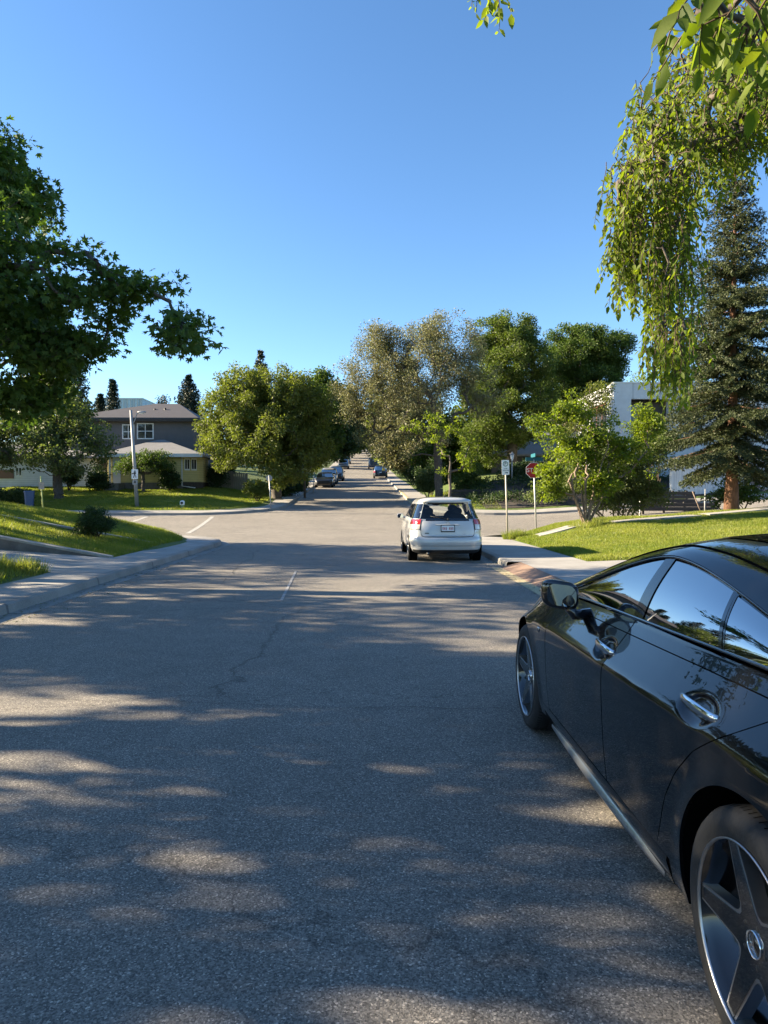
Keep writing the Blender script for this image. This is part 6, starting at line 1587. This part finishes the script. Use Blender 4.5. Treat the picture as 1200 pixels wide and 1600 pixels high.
m = MB(); m.prism(rrect(.295, .125, .008), .004, PQ @ T(0, -.003, .004)); npl = m.build('number_plate', M['sign_white'], pf)
m = MB()
for i in range(7):
    if i == 3: continue
    x = -.115 + .0385 * i; q = PQ @ T(x, -.0055, -.002)
    for a, c2 in (((-.012, -.032), (-.004, .032)), ((.004, -.032), (.012, .032)), ((-.004, .022 - .02 * (i % 3)), (.004, .032 - .02 * (i % 3)))):
        m.box((a[0], 0, a[1]), (c2[0], .002, c2[1]), q)
m.build('plate_characters', M['sign_red'], pf)
m = MB(); q = hc['S'](hc['th'](0), hc['fz'](.928), .016); ring_prism(m, .026, .034, .006, T(q.x, q.y - .004, q.z) @ Matrix.Scale(1.35, 4, (1, 0, 0)), 20); m.build('emblem', M['chrome'], tg)
m = MB(); q = hc['S'](hc['th'](-.55), hc['fz'](.69), .012); m.box((q.x - .05, q.y - .004, q.z - .008), (q.x + .05, q.y + .002, q.z + .012)); m.build('badge', M['black_plastic'], tg)
for sg in (-1, 1):
    def lp_(u, v):
        x = .735 + .262 * u
        return hc['S'](hc['th'](sg * min(.99995, x)), hc['fz'](.775 + .235 * v), .012)
    m = MB(); m.grid(lambda u, v: hc['S'](hc['th'](sg * min(.9999, .735 + .235 * u)), hc['fz'](.895 + .115 * v), .014), 12, 6); tl = m.build('tail_light', M['red_lens'], t)
    m = MB(); m.grid(lambda u, v: hc['S'](hc['th'](sg * min(.9999, .735 + .225 * u)), hc['fz'](.775 + .115 * v), .014), 12, 6); m.build('reversing_light', M['clear_lens'], tl)
    m = MB(); q = hc['S'](hc['th'](sg * .735), hc['fz'](.775), .0)
    m.tube([hc['S'](hc['th'](sg * min(.9999, .735 + .235 * u)), hc['fz'](z), .013) for u, z in ((0, 1.01), (0, .9), (0, .775), (.4, .77), (.8, .772), (1, .78))], .006, 5); m.build('light_surround', M['black_plastic'], tl)
    # side windows, mirrors
    for y0, y1 in ((.62, 1.55), (1.62, 2.75)):
        def sw(u, v):
            z = 1.035 + .335 * v; f = hc['fz'](z); y = y0 + (y1 - y0) * u - (.30 * v if y1 > 2 else 0) * u + (.12 * v * (1 - u) if y0 < 1 else 0)
            lo = np.array([np.interp(z, [l[0] for l in HL], [l[k] for l in HL]) for k in range(5)])
            s = (y - (lo[1] + lo[2]) / 2) / ((lo[2] - lo[1]) / 2); s = max(-.999, min(.999, s)); th = math.asin(math.copysign(abs(s) ** (lo[4] / 2), s))
            th = th if sg > 0 else math.pi - th
            return hc['S'](th, f, .006 if sg > 0 else .006)
        m = MB(); m.grid(sw, 14, 8); m.build('window', M['car_glass'], t)
    m = MB(); mc = Vector((sg * .955, 2.88, 1.03)); m.grid(lambda u, v: mc + Vector((.09 * spow(math.cos(math.pi * (v - .5)), .5) * spow(math.cos(2 * math.pi * u), .5), .06 * spow(math.sin(math.pi * (v - .5)), .7), .065 * spow(math.cos(math.pi * (v - .5)), .5) * spow(math.sin(2 * math.pi * u), .5))), 24, 14); mo = m.build('mirror', M['white_paint'], t)
    m = MB(); m.prism(rrect(.15, .105, .03), .006, Matrix.Translation(mc + Vector((0, -.064, 0)))); m.build('mirror_glass', M['car_glass'], mo)
    m = MB(); m.tube([mc - Vector((sg * .05, 0, .02)), mc - Vector((sg * .2, -.02, .06))], [.03, .03], 8); m.build('mirror_arm', M['white_paint'], mo)
patch(hc, 'windscreen', math.pi / 2 - 1.2, math.pi / 2 + 1.2, 1.01, 1.42, M['clear_glass'], .005)
# bumper ledge, lower valance, exhaust, antenna, seats
m = MB(); m.grid(lambda u, v: hc['S'](hc['th'](-.999 + 1.998 * u), hc['fz'](.40 + .185 * v), .010 + .012 * math.sin(math.pi * v)), 40, 8); bp = m.build('bumper', M['white_paint'], t)
m = MB(); m.tube([hc['S'](hc['th'](x), hc['fz'](.40), .012) for x in np.linspace(-.9, .9, 20)], .006, 5); m.build('bumper_crease', M['grey_paint'], bp)
m = MB(); m.grid(lambda u, v: hc['S'](hc['th'](-.93 + 1.86 * u), hc['fz'](.212 + .09 * v), .006), 30, 4); m.build('valance', M['black_plastic'], bp)
m = MB(); q = hc['S'](hc['th'](-.55), hc['fz'](.25), 0); m.tube([(q.x, .5, .22), (q.x, .03, .215)], [.028, .03], 10); m.build('exhaust', M['disc'], t)
m = MB(); q0_, q1_ = hc['S'](hc['th'](.02), hc['fz'](1.01), .02), hc['S'](hc['th'](-.5), hc['fz'](1.08), .016); m.tube([q0_, q1_], [.008, .005], 5); m.ell(q0_, (.03, .02, .02), 8, 6); m.build('wiper', M['black_plastic'], rw)
m = MB(); m.tube([(.0, .75, 1.54), (0, .62, 1.60), (0, .40, 1.73)], [.010, .005, .003], 6); m.lathe([(.03, 1.535), (.012, 1.565), (.001, 1.57)], 12, T(0, .75, 0)); m.build('antenna', M['black_plastic'], t)
for x in (-.36, .36):
    m = MB(); m.ell((x, 1.05, .92), (.25, .09, .24), 14, 10); m.ell((x, 1.06, 1.19), (.13, .06, .10), 12, 8); m.ell((x, 1.9, .95), (.26, .1, .28), 14, 10); m.ell((x, 1.92, 1.25), (.13, .06, .10), 12, 8); m.build('seat', M['seat_cloth'], t)
m = MB(); m.box((-.72, .3, .5), (.72, 3.1, .8)); m.build('interior_floor', M['black_void'], t)
m = MB(); m.ell((0, 2.55, 1.35), (.11, .02, .035), 12, 8); m.build('rear_view_mirror', M['black_plastic'], t)

SUV = [(.24, .12, 4.45, .82, 7), (.30, .05, 4.54, .88, 7), (.45, .0, 4.58, .905, 7), (.62, .02, 4.56, .91, 7), (.80, .05, 4.50, .91, 7), (.95, .08, 4.30, .895, 7), (1.02, .10, 3.7, .87, 7), (1.08, .12, 3.45, .85, 7), (1.20, .17, 3.25, .815, 7), (1.48, .30, 2.85, .73, 7), (1.60, .38, 2.6, .68, 6), (1.67, .5, 2.4, .58, 5), (1.70, .9, 2.0, .3, 4)]
SEDAN = [(.21, .12, 4.35, .80, 7), (.28, .04, 4.44, .86, 7), (.45, .0, 4.46, .88, 7), (.62, .02, 4.42, .885, 7), (.76, .05, 4.30, .88, 7), (.86, .10, 3.9, .86, 7), (.92, .22, 3.5, .84, 7), (.97, .45, 3.25, .815, 7), (1.10, .72, 3.0, .77, 7), (1.32, 1.15, 2.6, .67, 6), (1.39, 1.35, 2.35, .58, 5), (1.42, 1.6, 2.1, .3, 4)]
VAN = [(.28, .1, 5.0, .86, 7), (.40, .02, 5.08, .93, 7), (.7, .0, 5.1, .95, 7), (1.0, .03, 4.95, .95, 7), (1.08, .04, 4.5, .94, 7), (1.15, .05, 4.25, .93, 7), (1.75, .12, 3.55, .86, 7), (1.90, .2, 3.3, .80, 6), (1.96, .5, 3.0, .6, 5), (1.98, .9, 2.5, .3, 4)]
def far_car(name, label, px, Y, levels, paint, facing, wheel_y, wr=.34, group='cars parked along the far street', dx=0.0, cat='car'):
    x = atx(px, Y) + dx; z = float(Rd(x, Y)); sl = math.atan((float(Rd(x, Y + 2)) - float(Rd(x, Y - 2))) / 4)
    away = facing == 'away'
    c = level_car(name, label, (x, Y, z), 0 if away else math.pi, levels, paint, dict(x=max(l[3] for l in levels) - .015, y=wheel_y), wr, group, 0, nth=64, cat=cat)
    c['t'].rotation_euler = (sl if away else -sl, 0, 0 if away else math.pi)
    zb = [l[0] for l in levels if l[3] < max(q[3] for q in levels) * .965 and l[0] > .8][0]; zt = levels[-3][0] - .06
    rear_patch(c, 'rear_window', -.90, .90, zb + .05, zt, M['car_glass'], .012, nu=14, nv=6)
    patch(c, 'windscreen', math.pi / 2 - 1.35, math.pi / 2 + 1.35, zb + .03, zt, M['car_glass'], .012)
    for sg in (0, math.pi):
        patch(c, 'window', sg - .85, sg + .8, zb + .06, zt - .03, M['car_glass'], .012)
    for sg in (-1, 1):
        rear_patch(c, 'tail_light', sg * .72, sg * .985, zb - .26, zb - .02, M['red_lens'], .012, nu=6, nv=4)
        a = math.pi / 2 - sg * 1.05; patch(c, 'headlight', a - .28, a + .28, zb - .30, zb - .16, M['clear_lens'], .012, nu=8, nv=4)
        m = MB(); m.ell((sg * (levels[3][3] + .10), levels[-1][2] + 1.0, zb + .06), (.10, .07, .07), 10, 8); m.build('mirror', paint, c['t'])
    patch(c, 'grille', math.pi / 2 - .75, math.pi / 2 + .75, .34, .56, M['black_plastic'], .010)
    pc_ = c['S'](c['th'](0), c['fz'](zb - .22), .02); m = MB(); m.box((pc_.x - .16, pc_.y - .006, pc_.z - .06), (pc_.x + .16, pc_.y + .004, pc_.z + .06)); m.build('number_plate', M['sign_white'], c['t'])
    return c
far_car('parked_car', 'dark small car with its bonnet towards the camera, first in the left row', 508, 69, SEDAN, M['dark_paint'], 'to', (.8, 3.5), .33, dx=.15)
far_car('parked_van', 'silver high roofed vehicle between two dark parked cars', 516, 75.5, SUV, M['silver_paint'], 'to', (.85, 3.6), .36)
far_car('parked_car', 'dark car behind the silver high roofed vehicle in the left row', 527, 84, SUV, M['dark_paint'], 'to', (.85, 3.6), .34)
far_car('parked_car', 'bluish grey car alone farther up the left side of the far street', 538, 122, SUV, M['grey_paint'], 'to', (.85, 3.6), .34)
far_car('parked_car', 'another dim car just beyond the bluish grey one on the left', 542, 142, SEDAN, M['grey_paint'], 'to', (.8, 3.5), .33)
far_car('parked_suv', 'black sport utility car seen from behind on the right of the far street', 594.5, 88, SUV, M['dark_paint'], 'away', (.85, 3.6), .36)
far_car('parked_van', 'dark blue van farther up the right of the far street, half hidden by leaves', 584, 118, VAN, M['blue_paint'], 'away', (1.0, 4.1), .36)
